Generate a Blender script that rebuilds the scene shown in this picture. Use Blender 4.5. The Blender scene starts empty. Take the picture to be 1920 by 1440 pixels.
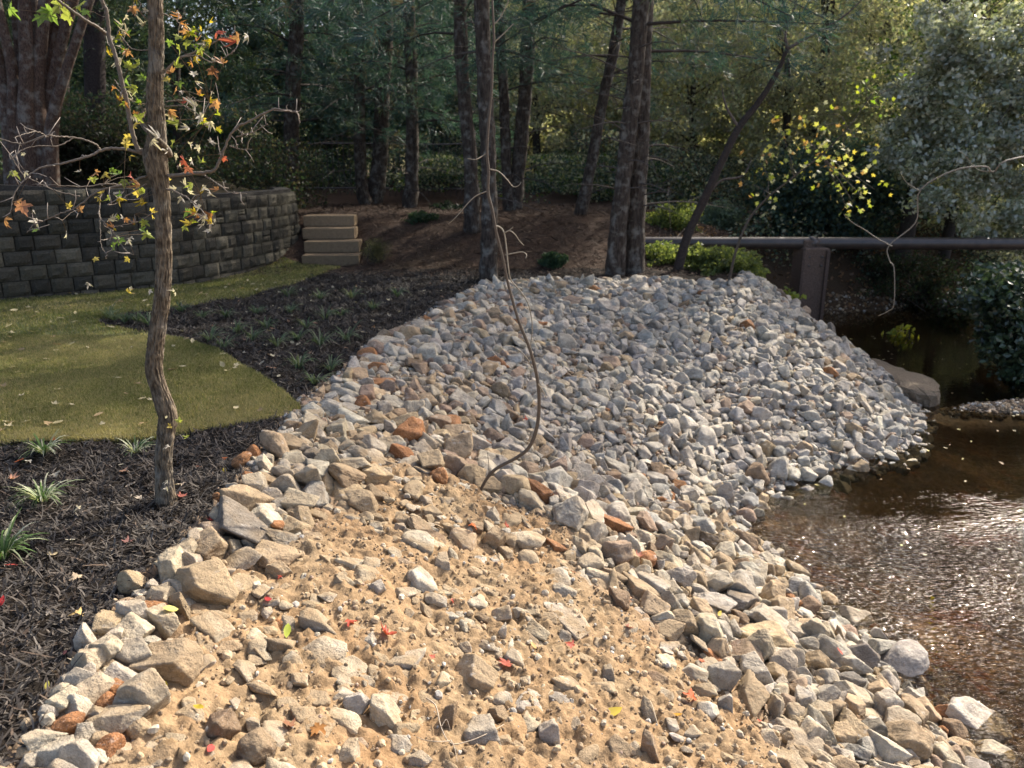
import bpy, math, random
import numpy as np
from mathutils import Vector, Matrix
R = math.radians
rng = np.random.default_rng(7)
random.seed(7)
C = bpy.context.scene.collection
scene = bpy.context.scene

# ------------------------------------------------------------------ camera, sky, sun, exposure
CAMZ = 1.6
PITCH = R(16.3)
FPX = 1440.0
cam_d = bpy.data.cameras.new('camera'); cam = bpy.data.objects.new('camera', cam_d); C.objects.link(cam)
cam.location = (0, 0, CAMZ); cam.rotation_euler = (R(90) - PITCH, 0, 0)
cam_d.sensor_width = 36.0; cam_d.lens = 27.0; cam_d.clip_start = 0.05; cam_d.clip_end = 500
cam_d.dof.use_dof = True; cam_d.dof.focus_distance = 3.3; cam_d.dof.aperture_fstop = 3.6
scene.camera = cam
SUN_AZ, SUN_EL = R(43), R(37)
w = bpy.data.worlds.new('World'); scene.world = w; w.use_nodes = True
nt = w.node_tree; nt.nodes.clear()
sky = nt.nodes.new('ShaderNodeTexSky'); sky.sky_type = 'NISHITA'; sky.sun_disc = False
sky.sun_elevation = SUN_EL; sky.sun_rotation = SUN_AZ; sky.air_density = 0.7; sky.dust_density = 4.0; sky.ozone_density = 0.0
bg = nt.nodes.new('ShaderNodeBackground'); bg.inputs[1].default_value = 0.15
wo = nt.nodes.new('ShaderNodeOutputWorld'); nt.links.new(sky.outputs[0], bg.inputs[0]); nt.links.new(bg.outputs[0], wo.inputs[0])
sd = Vector((math.sin(SUN_AZ) * math.cos(SUN_EL), math.cos(SUN_AZ) * math.cos(SUN_EL), math.sin(SUN_EL)))
sl = bpy.data.lights.new('sun', 'SUN'); sl.energy = 3.3; sl.angle = R(0.6); sl.color = (1.0, .93, .82)
so = bpy.data.objects.new('sun', sl); C.objects.link(so); so.rotation_euler = sd.to_track_quat('Z', 'Y').to_euler()
scene.view_settings.view_transform = 'Standard'; scene.view_settings.look = 'None'
scene.view_settings.exposure = 1.35; scene.view_settings.gamma = 1.0
scene.cycles.max_bounces = 8; scene.cycles.transparent_max_bounces = 8
scene.cycles.sample_clamp_indirect = 6.0

# ------------------------------------------------------------------ pixel <-> world
cp, sp_ = math.cos(PITCH), math.sin(PITCH)
def ray(px, py):
    u = px - 960.0; v = py - 720.0
    return np.array([u, FPX * cp - v * sp_, -(FPX * sp_ + v * cp)])
def at_y(px, py, Y):
    d = ray(px, py); t = Y / d[1]; return np.array([d[0] * t, Y, CAMZ + d[2] * t])
def at_z(px, py, z=0.0):
    d = ray(px, py); t = (z - CAMZ) / d[2]; return np.array([d[0] * t, d[1] * t, z])
def project(P):
    P = np.asarray(P, float).reshape(-1, 3)
    dz = P[:, 2] - CAMZ
    dep = P[:, 1] * cp - dz * sp_
    dep = np.where(dep < .05, .05, dep)
    return 960 + P[:, 0] / dep * FPX, 720 - (P[:, 1] * sp_ + dz * cp) / dep * FPX, dep

# ------------------------------------------------------------------ noise
def _h(i, j, k, s):
    n = (i.astype(np.int64) * 374761393 + j.astype(np.int64) * 668265263 + k.astype(np.int64) * 2147483647 + s * 1274126177) & 0xffffffff
    n = ((n ^ (n >> 13)) * 1274126177) & 0xffffffff
    return ((n ^ (n >> 16)) & 0xffffff) / float(0xffffff)
def noise3(x, y, z, s=0):
    x = np.asarray(x, float); y = np.asarray(y, float) + 0 * x; z = np.asarray(z, float) + 0 * x
    xi, yi, zi = np.floor(x), np.floor(y), np.floor(z)
    fx, fy, fz = x - xi, y - yi, z - zi
    fx, fy, fz = [f * f * (3 - 2 * f) for f in (fx, fy, fz)]
    r = 0
    for a in (0, 1):
        for b in (0, 1):
            for c in (0, 1):
                r = r + _h(xi + a, yi + b, zi + c, s) * (fx if a else 1 - fx) * (fy if b else 1 - fy) * (fz if c else 1 - fz)
    return r * 2 - 1
def noise2(x, y, s=0):
    x = np.asarray(x, float); y = np.asarray(y, float) + 0 * x
    xi, yi = np.floor(x), np.floor(y); fx, fy = x - xi, y - yi
    fx = fx * fx * (3 - 2 * fx); fy = fy * fy * (3 - 2 * fy); z = np.zeros_like(xi)
    return ((_h(xi, yi, z, s) * (1 - fx) + _h(xi + 1, yi, z, s) * fx) * (1 - fy) + (_h(xi, yi + 1, z, s) * (1 - fx) + _h(xi + 1, yi + 1, z, s) * fx) * fy) * 2 - 1
def fbm(x, y, s=0, o=4, g=.5):
    r = 0; a = 1; f = 1
    for i in range(o):
        r = r + a * noise2(x * f + i * 17.3, y * f - i * 9.1, s + i); a *= g; f *= 2.03
    return r

# ------------------------------------------------------------------ plan geometry
def poly_dist(x, y, P, closed=True):
    P = np.asarray(P, float); n = len(P); d = np.full(np.shape(x), 1e9)
    for i in range(n if closed else n - 1):
        a = P[i]; b = P[(i + 1) % n]; e = b - a; L = e @ e
        t = np.clip(((x - a[0]) * e[0] + (y - a[1]) * e[1]) / L, 0, 1)
        d = np.minimum(d, np.hypot(x - a[0] - t * e[0], y - a[1] - t * e[1]))
    return d
def inside(x, y, P):
    P = np.asarray(P, float); n = len(P); r = np.zeros(np.shape(x), bool)
    for i in range(n):
        x1, y1 = P[i]; x2, y2 = P[(i + 1) % n]
        if y1 == y2: continue
        c = ((y1 > y) != (y2 > y)) & (x < (x2 - x1) * (y - y1) / (y2 - y1) + x1); r ^= c
    return r
def sdist(x, y, P):
    d = poly_dist(x, y, P); return np.where(inside(x, y, P), -d, d)
WZ = -1.2
WATER = [(2.6,-5),(2.35,0),(2.26,2),(2.22,3.16),(2.14,3.6),(2.08,3.84),(1.98,4.52),(1.84,5.1),(1.72,5.65),(2.1,6.1),(3.1,6.75),(3.8,7.1),(4.1,7.45),
         (4.5,8.1),(4.9,9.2),(4.85,10.2),(4.6,11.4),(4.6,12.6),(4.9,13.6),(5.8,14.2),(7.2,14.6),(8.4,15.4),(9.6,16.8),(12,18.5),(13.4,17),(11,14),
         (9.0,11.5),(8.4,9.8),(8.4,8),(8.8,6),(9,3),(9,-5)]
CREST = [(-1.7,-5),(-1.45,0),(-1.36,1.8),(-1.44,2.31),(-1.39,3.26),(-1.38,4.25),(-1.42,4.85),(-1.24,6.68),(-.42,9.96),(.5,10.45),(2,10.55),(3.0,10.35)]
LAND = CREST + [(3.3,11),(3.2,12.4),(3.4,14.4),(4.6,16.0),(7,16.8),(9,18.6),(12,21),(30,23),(30,80),(-60,80),(-60,-5)]
LAND2 = [(12,-5),(11.6,3),(11.2,8),(11.6,11),(13.6,13),(16,16),(30,17),(60,20),(60,-5)]
WALLP = [(-9.5,6.2),(-7.8,7.35),(-5.9,8.8),(-4.32,9.95),(-3.92,10.95),(-3.6,12.0),(-3.5,12.9),(-3.9,13.9)]
TERR = WALLP + [(-6,15),(-20,20),(-60,20),(-60,-3)]
def _pz(l): return [tuple(at_z(a, b, 0.0)[:2]) for a, b in l]
LAWN = [(-9.4,6.3),(-7.8,7.45),(-5.9,8.85),(-4.29,9.97),(-3.88,10.95),(-3.55,12.0)] + _pz([(640,503),(560,532),(470,556),(380,572),(290,586),(185,602),(190,611),(280,625),(345,640),(410,660),(480,700),(535,738),(566,772),(540,788),(470,798),(400,806),(270,826),(130,832),(0,838)]) + [(-9,4.6)]
def smooth(t): t = np.clip(t, 0, 1); return t * t * (3 - 2 * t)
def height(x, y):
    x = np.asarray(x, float); y = np.asarray(y, float)
    dw = sdist(x, y, WATER); dl = np.minimum(sdist(x, y, LAND), sdist(x, y, LAND2))
    zl = .66 * smooth((y - 11.0 - 1.15 * np.exp(-((x + 2.9) / .55) ** 2)) / (3.2 - 1.4 * np.exp(-((x + 2.9) / .55) ** 2))) * smooth((4.5 - x) / 3.5 + .3) + .03 * fbm(x * .5, y * .5, 3)
    zl = zl + np.clip(y - 17, 0, 60) * .05 + smooth((y - 30) / 30) * (15 - 9 * smooth((-x - 4) / 8)) + smooth((np.abs(x) - 26) / 30) * 8 * smooth((y + 5) / 20) + np.where(x > 9, np.clip((x - 11) * .25, 0, 3), 0)
    zl = zl + 1.0 * smooth((-sdist(x, y, TERR) - .22) / .1) * np.where(y < 30, 1, 0) * smooth((24 - y) / 6)
    zl = np.where(inside(x, y, TERR) & (y < 24) & (x > -26), np.minimum(zl, 1.32 - .24 * smooth((x + 5.8) / 1.4)), zl)
    t = np.clip(dl, 0, None) / (np.clip(dl, 0, None) + np.clip(dw, 0, None) + 1e-6)
    z = zl + (WZ - zl) * t ** (1.15 + .35 * smooth((y - 5) / 1.5) * smooth((12 - y) / 1))
    z = z + .05 * np.sin(np.pi * np.clip(t, 0, 1)) * fbm(x * .9, y * .9, 11, 3)
    bed = WZ - .05 - .45 * smooth(-dw / 1.6) + .03 * fbm(x * 2, y * 2, 9)
    z = np.where(dw < 0, bed, z)
    # gravel bar behind the tip of the mound, standing in for the riffle glint
    bar = np.exp(-(((x - 6.3) / 2.0) ** 2 + ((y - 8.6 - .06 * (x - 6)) / .46) ** 2))
    z = np.where(dw < 0, np.maximum(z, WZ - .3 + .37 * bar), z)
    return z
def hz(x, y): return float(height(np.array([x]), np.array([y]))[0])
def hit(px, py):
    d = ray(px, py); ts = np.linspace(1.0, 22, 900) / d[1]
    X, Y, Z = d[0] * ts, d[1] * ts, CAMZ + d[2] * ts
    b = np.nonzero(Z < height(X, Y))[0]
    if len(b) == 0: return at_z(px, min(py, 1400), 0)
    i = b[0]; return np.array([X[i], Y[i], Z[i]])
SANDPX = [(600,905),(700,880),(760,865),(900,930),(1040,1010),(1180,1110),(1300,1230),(1400,1330),(1540,1500),(1700,1900),(60,1900),(90,1500),(230,1340),(330,1230),(400,1140),(470,1085),(540,990)]
def sandiness(x, y, z):
    px, py, _ = project(np.stack([x, y, z], -1))
    d = sdist(px, py, SANDPX)
    return smooth(.52 - d / 170 + .30 * fbm(x * 2.2, y * 2.2, 21, 3))

# ------------------------------------------------------------------ mesh helpers
def setp(o, label=None, cat=None, group=None, kind=None):
    if label: o['label'] = label
    if cat: o['category'] = cat
    if group: o['group'] = group
    if kind: o['kind'] = kind
    return o
def mesh_np(name, V, F, mat, col=None, smoothf=False, parent=None):
    """V (n,3); F list of (m,k) int arrays; col (n,3|4)."""
    me = bpy.data.meshes.new(name); V = np.asarray(V, np.float32)
    if not isinstance(F, (list, tuple)): F = [F]
    F = [np.asarray(f, np.int32) for f in F if len(f)]
    me.vertices.add(len(V)); me.vertices.foreach_set('co', V.ravel())
    nl = sum(f.size for f in F); nf = sum(len(f) for f in F)
    me.loops.add(nl); me.polygons.add(nf)
    me.loops.foreach_set('vertex_index', np.concatenate([f.ravel() for f in F]))
    st = []; o = 0
    for f in F:
        st.append(o + np.arange(len(f)) * f.shape[1]); o += f.size
    me.polygons.foreach_set('loop_start', np.concatenate(st).astype(np.int32))
    me.polygons.foreach_set('use_smooth', np.full(nf, bool(smoothf)))
    me.update(calc_edges=True)
    if col is not None:
        col = np.asarray(col, np.float32)
        if col.shape[1] == 3: col = np.concatenate([col, np.ones((len(col), 1), np.float32)], 1)
        a = me.color_attributes.new('Col', 'FLOAT_COLOR', 'POINT'); a.data.foreach_set('color', col.ravel())
    if mat: me.materials.append(mat)
    ob = bpy.data.objects.new(name, me); C.objects.link(ob)
    if parent is not None: ob.parent = parent
    return ob
class MB:
    def __init__(s): s.V = []; s.Q = []; s.T = []; s.c = []; s.n = 0
    def add(s, V, Q=None, T=None, col=(1, 1, 1)):
        V = np.asarray(V, float).reshape(-1, 3)
        if Q is not None and len(Q): s.Q.append(np.asarray(Q) + s.n)
        if T is not None and len(T): s.T.append(np.asarray(T) + s.n)
        c = np.asarray(col, float)
        if c.ndim == 1: c = np.tile(c[:3], (len(V), 1))
        s.V.append(V); s.c.append(c[:, :3]); s.n += len(V)
    def build(s, name, mat, parent=None, smoothf=False):
        F = []
        if s.Q: F.append(np.concatenate(s.Q))
        if s.T: F.append(np.concatenate(s.T))
        return mesh_np(name, np.concatenate(s.V), F, mat, np.concatenate(s.c), smoothf, parent)
def catmull(P, n):
    P = np.asarray(P, float)
    if len(P) == 2: t = np.linspace(0, 1, n)[:, None]; return P[0] * (1 - t) + P[1] * t
    Q = np.vstack([2 * P[0] - P[1], P, 2 * P[-1] - P[-2]]); m = len(P) - 1
    u = np.linspace(0, m, n); i = np.clip(np.floor(u).astype(int), 0, m - 1); t = (u - i)[:, None]
    a, b, c, d = Q[i], Q[i + 1], Q[i + 2], Q[i + 3]
    return .5 * (2 * b + (c - a) * t + (2 * a - 5 * b + 4 * c - d) * t ** 2 + (3 * b - a - 3 * c + d) * t ** 3)
def tube(mb, P, r, seg=8, n=None, col=(1, 1, 1), disp=None):
    P = np.asarray(P, float); r = np.asarray(r, float) * np.ones(len(P))
    if n:
        A = catmull(np.column_stack([P, r]), n); P = A[:, :3]; r = np.maximum(A[:, 3], .0006)
    T = np.gradient(P, axis=0); T /= np.linalg.norm(T, axis=1)[:, None] + 1e-9
    up = np.array([0, 1, 0.]) if abs(T[0] @ np.array([0, 1, 0.])) < .8 else np.array([1., 0, 0])
    A = np.cross(T, up); A /= np.linalg.norm(A, axis=1)[:, None] + 1e-9; B = np.cross(T, A)
    th = np.linspace(0, 2 * np.pi, seg, endpoint=False)
    rr = r[:, None] * np.ones(seg)[None]
    if disp is not None: rr = rr + disp(P, th, r)
    V = P[:, None] + rr[..., None] * (np.cos(th)[None, :, None] * A[:, None] + np.sin(th)[None, :, None] * B[:, None])
    m = len(P); i = np.arange(m - 1)[:, None] * seg; j = np.arange(seg)[None]; k = (j + 1) % seg
    Q = np.stack([i + j, i + k, i + seg + k, i + seg + j], -1).reshape(-1, 4)
    V = V.reshape(-1, 3); nv = len(V)
    V = np.vstack([V, P[0], P[-1]])
    jj = np.arange(seg); kk = (jj + 1) % seg
    T1 = np.stack([np.full(seg, nv), kk, jj], -1); T2 = np.stack([np.full(seg, nv + 1), (m - 1) * seg + jj, (m - 1) * seg + kk], -1)
    mb.add(V, Q, np.vstack([T1, T2]), col)
def rand_rot(n):
    q = rng.normal(size=(n, 4)); q /= np.linalg.norm(q, axis=1)[:, None]
    w_, x, y, z = q.T
    return np.stack([np.stack([1 - 2 * (y * y + z * z), 2 * (x * y - z * w_), 2 * (x * z + y * w_)], -1),
                     np.stack([2 * (x * y + z * w_), 1 - 2 * (x * x + z * z), 2 * (y * z - x * w_)], -1),
                     np.stack([2 * (x * z - y * w_), 2 * (y * z + x * w_), 1 - 2 * (x * x + y * y)], -1)], -2)
def scatter(mb, proto, P, S, M, cols, quads=None, tris=None):
    """proto (k,3); P (n,3); S (n,) or (n,3); M (n,3,3); cols (n,3)"""
    n = len(P); k = len(proto); S = np.asarray(S, float)
    if S.ndim == 1: S = S[:, None] * np.ones(3)
    V = np.einsum('nij,nkj->nki', M, proto[None] * S[:, None]) + P[:, None]
    off = (np.arange(n) * k)[:, None, None]
    mb.add(V.reshape(-1, 3), (quads[None] + off).reshape(-1, 4) if quads is not None else None,
           (tris[None] + off).reshape(-1, 3) if tris is not None else None, np.repeat(np.asarray(cols, float)[:, :3], k, 0))
# a folded leaf: 4 points, two triangles
LEAF = np.array([[0, -.5, 0], [.34, .02, .1], [0, .55, 0], [-.34, .02, .1]]); LEAFT = np.array([[0, 1, 2], [0, 2, 3]])
NEED = np.array([[-.03, 0, 0], [.03, 0, 0], [0, 1, 0.]]); NEEDT = np.array([[0, 1, 2]])
def jitter(c, n, v=.25, h=.08):
    c = np.asarray(c, float)
    return np.clip(c[None] * (1 + v * rng.uniform(-1, 1, (n, 1))) * (1 + h * rng.uniform(-1, 1, (n, 3))), .002, 1)
def pick(cols, n, p=None):
    cols = np.asarray(cols, float); return cols[rng.choice(len(cols), n, p=p)]

# ------------------------------------------------------------------ materials
def mat(name):
    m = bpy.data.materials.new(name); m.use_nodes = True; n = m.node_tree; n.nodes.clear()
    o = n.nodes.new('ShaderNodeOutputMaterial'); return m, n, o
def N(n, t, **k):
    x = n.nodes.new(t)
    for a, b in k.items(): setattr(x, a, b)
    return x
def mixc(n, fac, a, b, mode='MIX'):
    m = N(n, 'ShaderNodeMix', data_type='RGBA', blend_type=mode)
    for s, v in ((0, fac), (6, a), (7, b)):
        if hasattr(v, 'is_output'): n.links.new(v, m.inputs[s])
        elif s == 0: m.inputs[0].default_value = v
        else: m.inputs[s].default_value = (*v, 1) if len(v) == 3 else v
    return m.outputs[2]
def noise_n(n, scale, detail=4, rough=.55, vec=None, sc3=None):
    t = N(n, 'ShaderNodeTexNoise'); t.inputs['Scale'].default_value = scale; t.inputs['Detail'].default_value = detail; t.inputs['Roughness'].default_value = rough
    if vec is not None:
        if sc3:
            m = N(n, 'ShaderNodeMapping'); m.inputs['Scale'].default_value = sc3; n.links.new(vec, m.inputs[0]); vec = m.outputs[0]
        n.links.new(vec, t.inputs['Vector'])
    return t.outputs['Fac']
def ramp(n, fac, a, b, ca=(0, 0, 0), cb=(1, 1, 1)):
    r = N(n, 'ShaderNodeMapRange'); r.inputs[1].default_value = a; r.inputs[2].default_value = b; n.links.new(fac, r.inputs[0]); r.clamp = True
    return r.outputs[0]
def bump(n, h, strength, dist, prev=None):
    b = N(n, 'ShaderNodeBump'); b.inputs['Strength'].default_value = strength; b.inputs['Distance'].default_value = dist
    n.links.new(h, b.inputs['Height'])
    if prev is not None: n.links.new(prev, b.inputs['Normal'])
    return b.outputs[0]
def math_n(n, op, a, b):
    m = N(n, 'ShaderNodeMath', operation=op)
    for i, v in enumerate((a, b)):
        if hasattr(v, 'is_output'): n.links.new(v, m.inputs[i])
        else: m.inputs[i].default_value = v
    return m.outputs[0]
def principled(n, o, col, rough=.8, normal=None, spec=.3):
    p = N(n, 'ShaderNodeBsdfPrincipled')
    for i, v in (('Base Color', col), ('Roughness', rough)):
        if hasattr(v, 'is_output'): n.links.new(v, p.inputs[i])
        else: p.inputs[i].default_value = (*v, 1) if isinstance(v, tuple) else v
    p.inputs['Specular IOR Level'].default_value = spec
    if normal is not None: n.links.new(normal, p.inputs['Normal'])
    if o is not None: n.links.new(p.outputs[0], o.inputs[0])
    return p.outputs[0]
def pos(n): return N(n, 'ShaderNodeNewGeometry').outputs['Position']
def attr(n):
    a = N(n, 'ShaderNodeAttribute'); a.attribute_name = 'Col'; return a

def rock_mat(name, use_obj):
    m, n, o = mat(name); P = pos(n)
    if use_obj: oi = N(n, 'ShaderNodeObjectInfo'); base = oi.outputs['Color']; al = oi.outputs['Alpha']
    else: a = attr(n); base = a.outputs['Color']; al = a.outputs['Alpha']
    mid = noise_n(n, 16, 6, .68, P); fine = noise_n(n, 170, 3, .8, P); big = noise_n(n, 5, 3, .5, P)
    vein = noise_n(n, 7, 6, .65, P, (1, 2.2, 3.5))
    c = mixc(n, ramp(n, mid, .32, .66), mixc(n, 1.0, base, (.55, .54, .53), 'MULTIPLY'), mixc(n, 1.0, base, (1.25, 1.22, 1.16), 'MULTIPLY'))
    c = mixc(n, math_n(n, 'MULTIPLY', ramp(n, vein, .6, .68), .45), c, (.62, .58, .52))
    c = mixc(n, math_n(n, 'MULTIPLY', ramp(n, fine, .58, .72), .4), c, (.09, .085, .08))
    c = mixc(n, math_n(n, 'MULTIPLY', ramp(n, fine, .42, .3), .35), c, (.7, .67, .62))
    g = N(n, 'ShaderNodeNewGeometry'); sx = N(n, 'ShaderNodeSeparateXYZ'); n.links.new(g.outputs['Normal'], sx.inputs[0])
    dust = math_n(n, 'MULTIPLY', math_n(n, 'MULTIPLY', ramp(n, sx.outputs[2], .0, .8), ramp(n, big, .35, .6)), al)
    c = mixc(n, dust, c, (.30, .225, .14))
    st_ = noise_n(n, 9, 5, .7, P)
    c = mixc(n, math_n(n, 'MULTIPLY', ramp(n, st_, .54, .70), .38), c, mixc(n, 1.0, c, (.62, .47, .33), 'MULTIPLY'))
    nb = bump(n, fine, .55, .008, bump(n, mid, .9, .03))
    principled(n, o, c, .88, nb, .2); return m
M_ROCK = rock_mat('rock_face', True); M_ROCKS = rock_mat('rock_rest', False)

def leaf_mat(name, trans=.45, rough=.45, spec=.4):
    m, n, o = mat(name); a = attr(n).outputs['Color']
    p = principled(n, None, a, rough, None, spec)
    t = N(n, 'ShaderNodeBsdfTranslucent'); n.links.new(mixc(n, 1.0, a, (1.25, 1.25, .75), 'MULTIPLY'), t.inputs[0])
    x = N(n, 'ShaderNodeMixShader'); x.inputs[0].default_value = trans
    n.links.new(p, x.inputs[1]); n.links.new(t.outputs[0], x.inputs[2]); n.links.new(x.outputs[0], o.inputs[0]); return m
M_LEAF = leaf_mat('leaf', .5, .5, .3); M_GLOSSLEAF = leaf_mat('glossy_leaf', .35, .3, .8); M_NEEDLE = leaf_mat('needle', .4, .5, .35)
M_GRASS = leaf_mat('grass_blade', .4, .6, .2); M_DEAD = leaf_mat('dead_leaf', .25, .6, .25)

def attr_mat(name, rough=.9, ns=60, amt=.4, b=.4, bd=.004, spec=.2):
    m, n, o = mat(name); P = pos(n); a = attr(n).outputs['Color']; f = noise_n(n, ns, 5, .65, P)
    c = mixc(n, ramp(n, f, .3, .7), mixc(n, 1.0, a, (1 - amt,) * 3, 'MULTIPLY'), mixc(n, 1.0, a, (1 + amt,) * 3, 'MULTIPLY'))
    principled(n, o, c, rough, bump(n, f, b, bd), spec); return m
M_CHIP = attr_mat('mulch_chip', .75, 200, .3, .3, .002, .35)
M_PEB = attr_mat('pebble', .9, 90, .3, .4, .003)
M_BARK = attr_mat('bark_plain', .9, 40, .45, .7, .01)
M_TWIG = attr_mat('twig_bark', .7, 120, .25, .3, .002, .4)
M_BLOCK = attr_mat('split_block', .92, 55, .38, .9, .02)
M_TIMBER = attr_mat('timber', .85, 30, .2, .4, .004)
M_STRAW = attr_mat('straw', .8, 50, .2, .2, .002)

def bark_mat(name, sc, bd):
    m, n, o = mat(name); a = attr(n).outputs['Color']; P = pos(n)
    f = noise_n(n, 1, 6, .62, P, sc); g = noise_n(n, 9, 4, .6, P)
    c = mixc(n, ramp(n, f, .36, .62), mixc(n, 1.0, a, (.34, .31, .28), 'MULTIPLY'), mixc(n, 1.0, a, (1.35, 1.32, 1.2), 'MULTIPLY'))
    c = mixc(n, math_n(n, 'MULTIPLY', ramp(n, g, .5, .68), .4), c, (.32, .31, .27))
    principled(n, o, c, .85, bump(n, f, .8, bd), .25); return m
M_FBARK = bark_mat('furrowed_bark', (95, 95, 26), .008); M_PBARK = bark_mat('pine_bark', (38, 38, 9), .02)

def ground_mat():
    m, n, o = mat('bank_ground'); P = pos(n); a = attr(n); base = a.outputs['Color']; sand = a.outputs['Alpha']
    f1 = noise_n(n, 160, 4, .7, P); f2 = noise_n(n, 26, 5, .65, P); f3 = noise_n(n, 2.6, 4, .6, P)
    c = mixc(n, ramp(n, f2, .32, .68), mixc(n, 1.0, base, (.66, .62, .58), 'MULTIPLY'), mixc(n, 1.0, base, (1.22, 1.2, 1.18), 'MULTIPLY'))
    c = mixc(n, ramp(n, f3, .35, .65), c, mixc(n, 1.0, c, (1.04, .93, .84), 'MULTIPLY'))
    c = mixc(n, math_n(n, 'MULTIPLY', ramp(n, f1, .55, .75), .35), c, mixc(n, 1.0, c, (1.7, 1.7, 1.7), 'MULTIPLY'))
    nb = bump(n, f1, .5, .006, bump(n, f2, .7, .02))
    principled(n, o, c, .95, nb, .12); return m
M_GROUND = ground_mat()

def water_mat():
    m, n, o = mat('creek_water'); P = pos(n)
    sx = N(n, 'ShaderNodeSeparateXYZ'); n.links.new(P, sx.inputs[0])
    n1 = noise_n(n, 1, 2, .5, P, (7, 13, 1)); n2 = noise_n(n, 1, 1, .5, P, (15, 40, 1)); big = noise_n(n, 1, 2, .5, P, (.75, 1.0, 1))
    n3 = noise_n(n, 1, 1, .5, P, (38, 95, 1))
    near = ramp(n, sx.outputs[1], 6.4, 4.4)
    act = math_n(n, 'MULTIPLY', math_n(n, 'MAXIMUM', ramp(n, big, .28, .62), ramp(n, sx.outputs[1], 4.3, 3.7)), near)
    bb = N(n, 'ShaderNodeBump'); bb.inputs['Distance'].default_value = .05; n.links.new(n1, bb.inputs['Height']); n.links.new(math_n(n, 'ADD', math_n(n, 'MULTIPLY', act, .5), .035), bb.inputs['Strength'])
    b2 = N(n, 'ShaderNodeBump'); b2.inputs['Distance'].default_value = .06; n.links.new(n2, b2.inputs['Height']); n.links.new(bb.outputs[0], b2.inputs['Normal']); n.links.new(math_n(n, 'ADD', math_n(n, 'MULTIPLY', act, 1.0), .02), b2.inputs['Strength'])
    b3 = N(n, 'ShaderNodeBump'); b3.inputs['Distance'].default_value = .014; n.links.new(n3, b3.inputs['Height']); n.links.new(b2.outputs[0], b3.inputs['Normal']); n.links.new(math_n(n, 'MULTIPLY', act, .7), b3.inputs['Strength'])
    nb = b3.outputs[0]
    g = N(n, 'ShaderNodeBsdfGlossy'); g.inputs['Roughness'].default_value = .022; n.links.new(nb, g.inputs['Normal'])
    t = N(n, 'ShaderNodeBsdfTransparent'); t.inputs[0].default_value = (.74, .66, .50, 1)
    fr = N(n, 'ShaderNodeFresnel'); fr.inputs['IOR'].default_value = 1.33; n.links.new(nb, fr.inputs['Normal'])
    x = N(n, 'ShaderNodeMixShader'); n.links.new(fr.outputs[0], x.inputs[0]); n.links.new(t.outputs[0], x.inputs[1]); n.links.new(g.outputs[0], x.inputs[2])
    n.links.new(x.outputs[0], o.inputs[0]); return m
M_WATER = water_mat()
def metal_mat():
    m, n, o = mat('painted_pipe'); P = pos(n); f = noise_n(n, 8, 5, .6, P)
    c = mixc(n, ramp(n, f, .35, .7), (.035, .028, .024), (.07, .052, .042)); p = principled(n, o, c, .38, bump(n, f, .2, .004), .6); return m
M_PIPE = metal_mat()

# ------------------------------------------------------------------ terrain (one sheet to the horizon)
def axis(parts):
    out = []
    for a, b, s in parts: out.append(np.arange(a, b, s))
    return np.concatenate(out)
gx = axis([(-150, -40, 12), (-40, -12, 2), (-12, -5, .2), (-5, -2.2, .04), (-2.2, 2.7, .0135), (2.7, 5.2, .03), (5.2, 12, .15), (12, 40, 1.5), (40, 151, 12)])
gy = axis([(-40, -4, 3), (-4, .8, .15), (.8, 5.2, .0135), (5.2, 8, .028), (8, 12.5, .05), (12.5, 20, .15), (20, 45, 1.2), (45, 260, 15)])
GX, GY = np.meshgrid(gx, gy); X = GX.ravel(); Y = GY.ravel()
Z = height(X, Y); ZS = Z.reshape(GX.shape).copy()
in_lawn = inside(X, Y, LAWN); dw = sdist(X, Y, WATER); dland = sdist(X, Y, LAND); dl2 = sdist(X, Y, LAND2)
sand = sandiness(X, Y, Z) * (dland > -.25)
bank = (dland > -.05) & (dl2 > 0) & (Y < 11.5)
sd_ = smooth((sand - .2) / .6) * (Y > .3)
sd_ = np.where(Y < 1.0, np.where((X > -1.3) & (X < 2), 1, sd_), sd_)
lump = fbm(X * 3.2, Y * 3.2, 31, 3); clod = np.abs(fbm(X * 14, Y * 14, 41, 3)); fine = fbm(X * 42, Y * 42, 51, 3)
Z = Z + sd_ * (.026 * lump + .024 * clod + .012 * fine + .006 * fbm(X * 75, Y * 75, 57, 2)) * (Y < 8)
Z = Z + np.where(bank, (1 - sd_) * .02 * fine, 0)
mul = (~in_lawn) & (dland < 0) & (Y < 11.5)
Z = Z + np.where(mul, .018 * fbm(X * 5, Y * 5, 61, 4) + .008 * fine, 0) * np.where(X > -5, 1, .5)
col = np.zeros((len(X), 4)); col[:, :3] = (.045, .033, .022); col[:, 3] = 0
def blend(mask, c):
    m = np.asarray(mask, float)[:, None]; col[:, :3] = col[:, :3] * (1 - m) + np.asarray(c)[None] * m
blend(smooth((Y - 10.8 + .8 * fbm(X * .8, Y * .8, 71, 2)) / 1.2) * (X < 5) * (dland < .3), (.055, .038, .028))
blend(mul, (.020, .017, .014))
blend(smooth((Y - 26) / 6), (.085, .085, .035))
blend(smooth((Y - 26) / 6) * smooth(fbm(X * .12, Y * .12, 77, 3) * 1.5), (.13, .10, .04))
blend(inside(X, Y, TERR) * (Y < 20), (.05, .045, .03))
blend(bank, (.27, .21, .15))
blend(sd_ * bank, (.275, .205, .125))
blend(sd_ * bank * smooth(fbm(X * 1.3, Y * 1.3, 81, 3) * .9 - .1), (.25, .17, .095))
blend(in_lawn, (.10, .11, .035))
bed = smooth(-dw / .25)
blend(bed, (.12, .088, .052))
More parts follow.
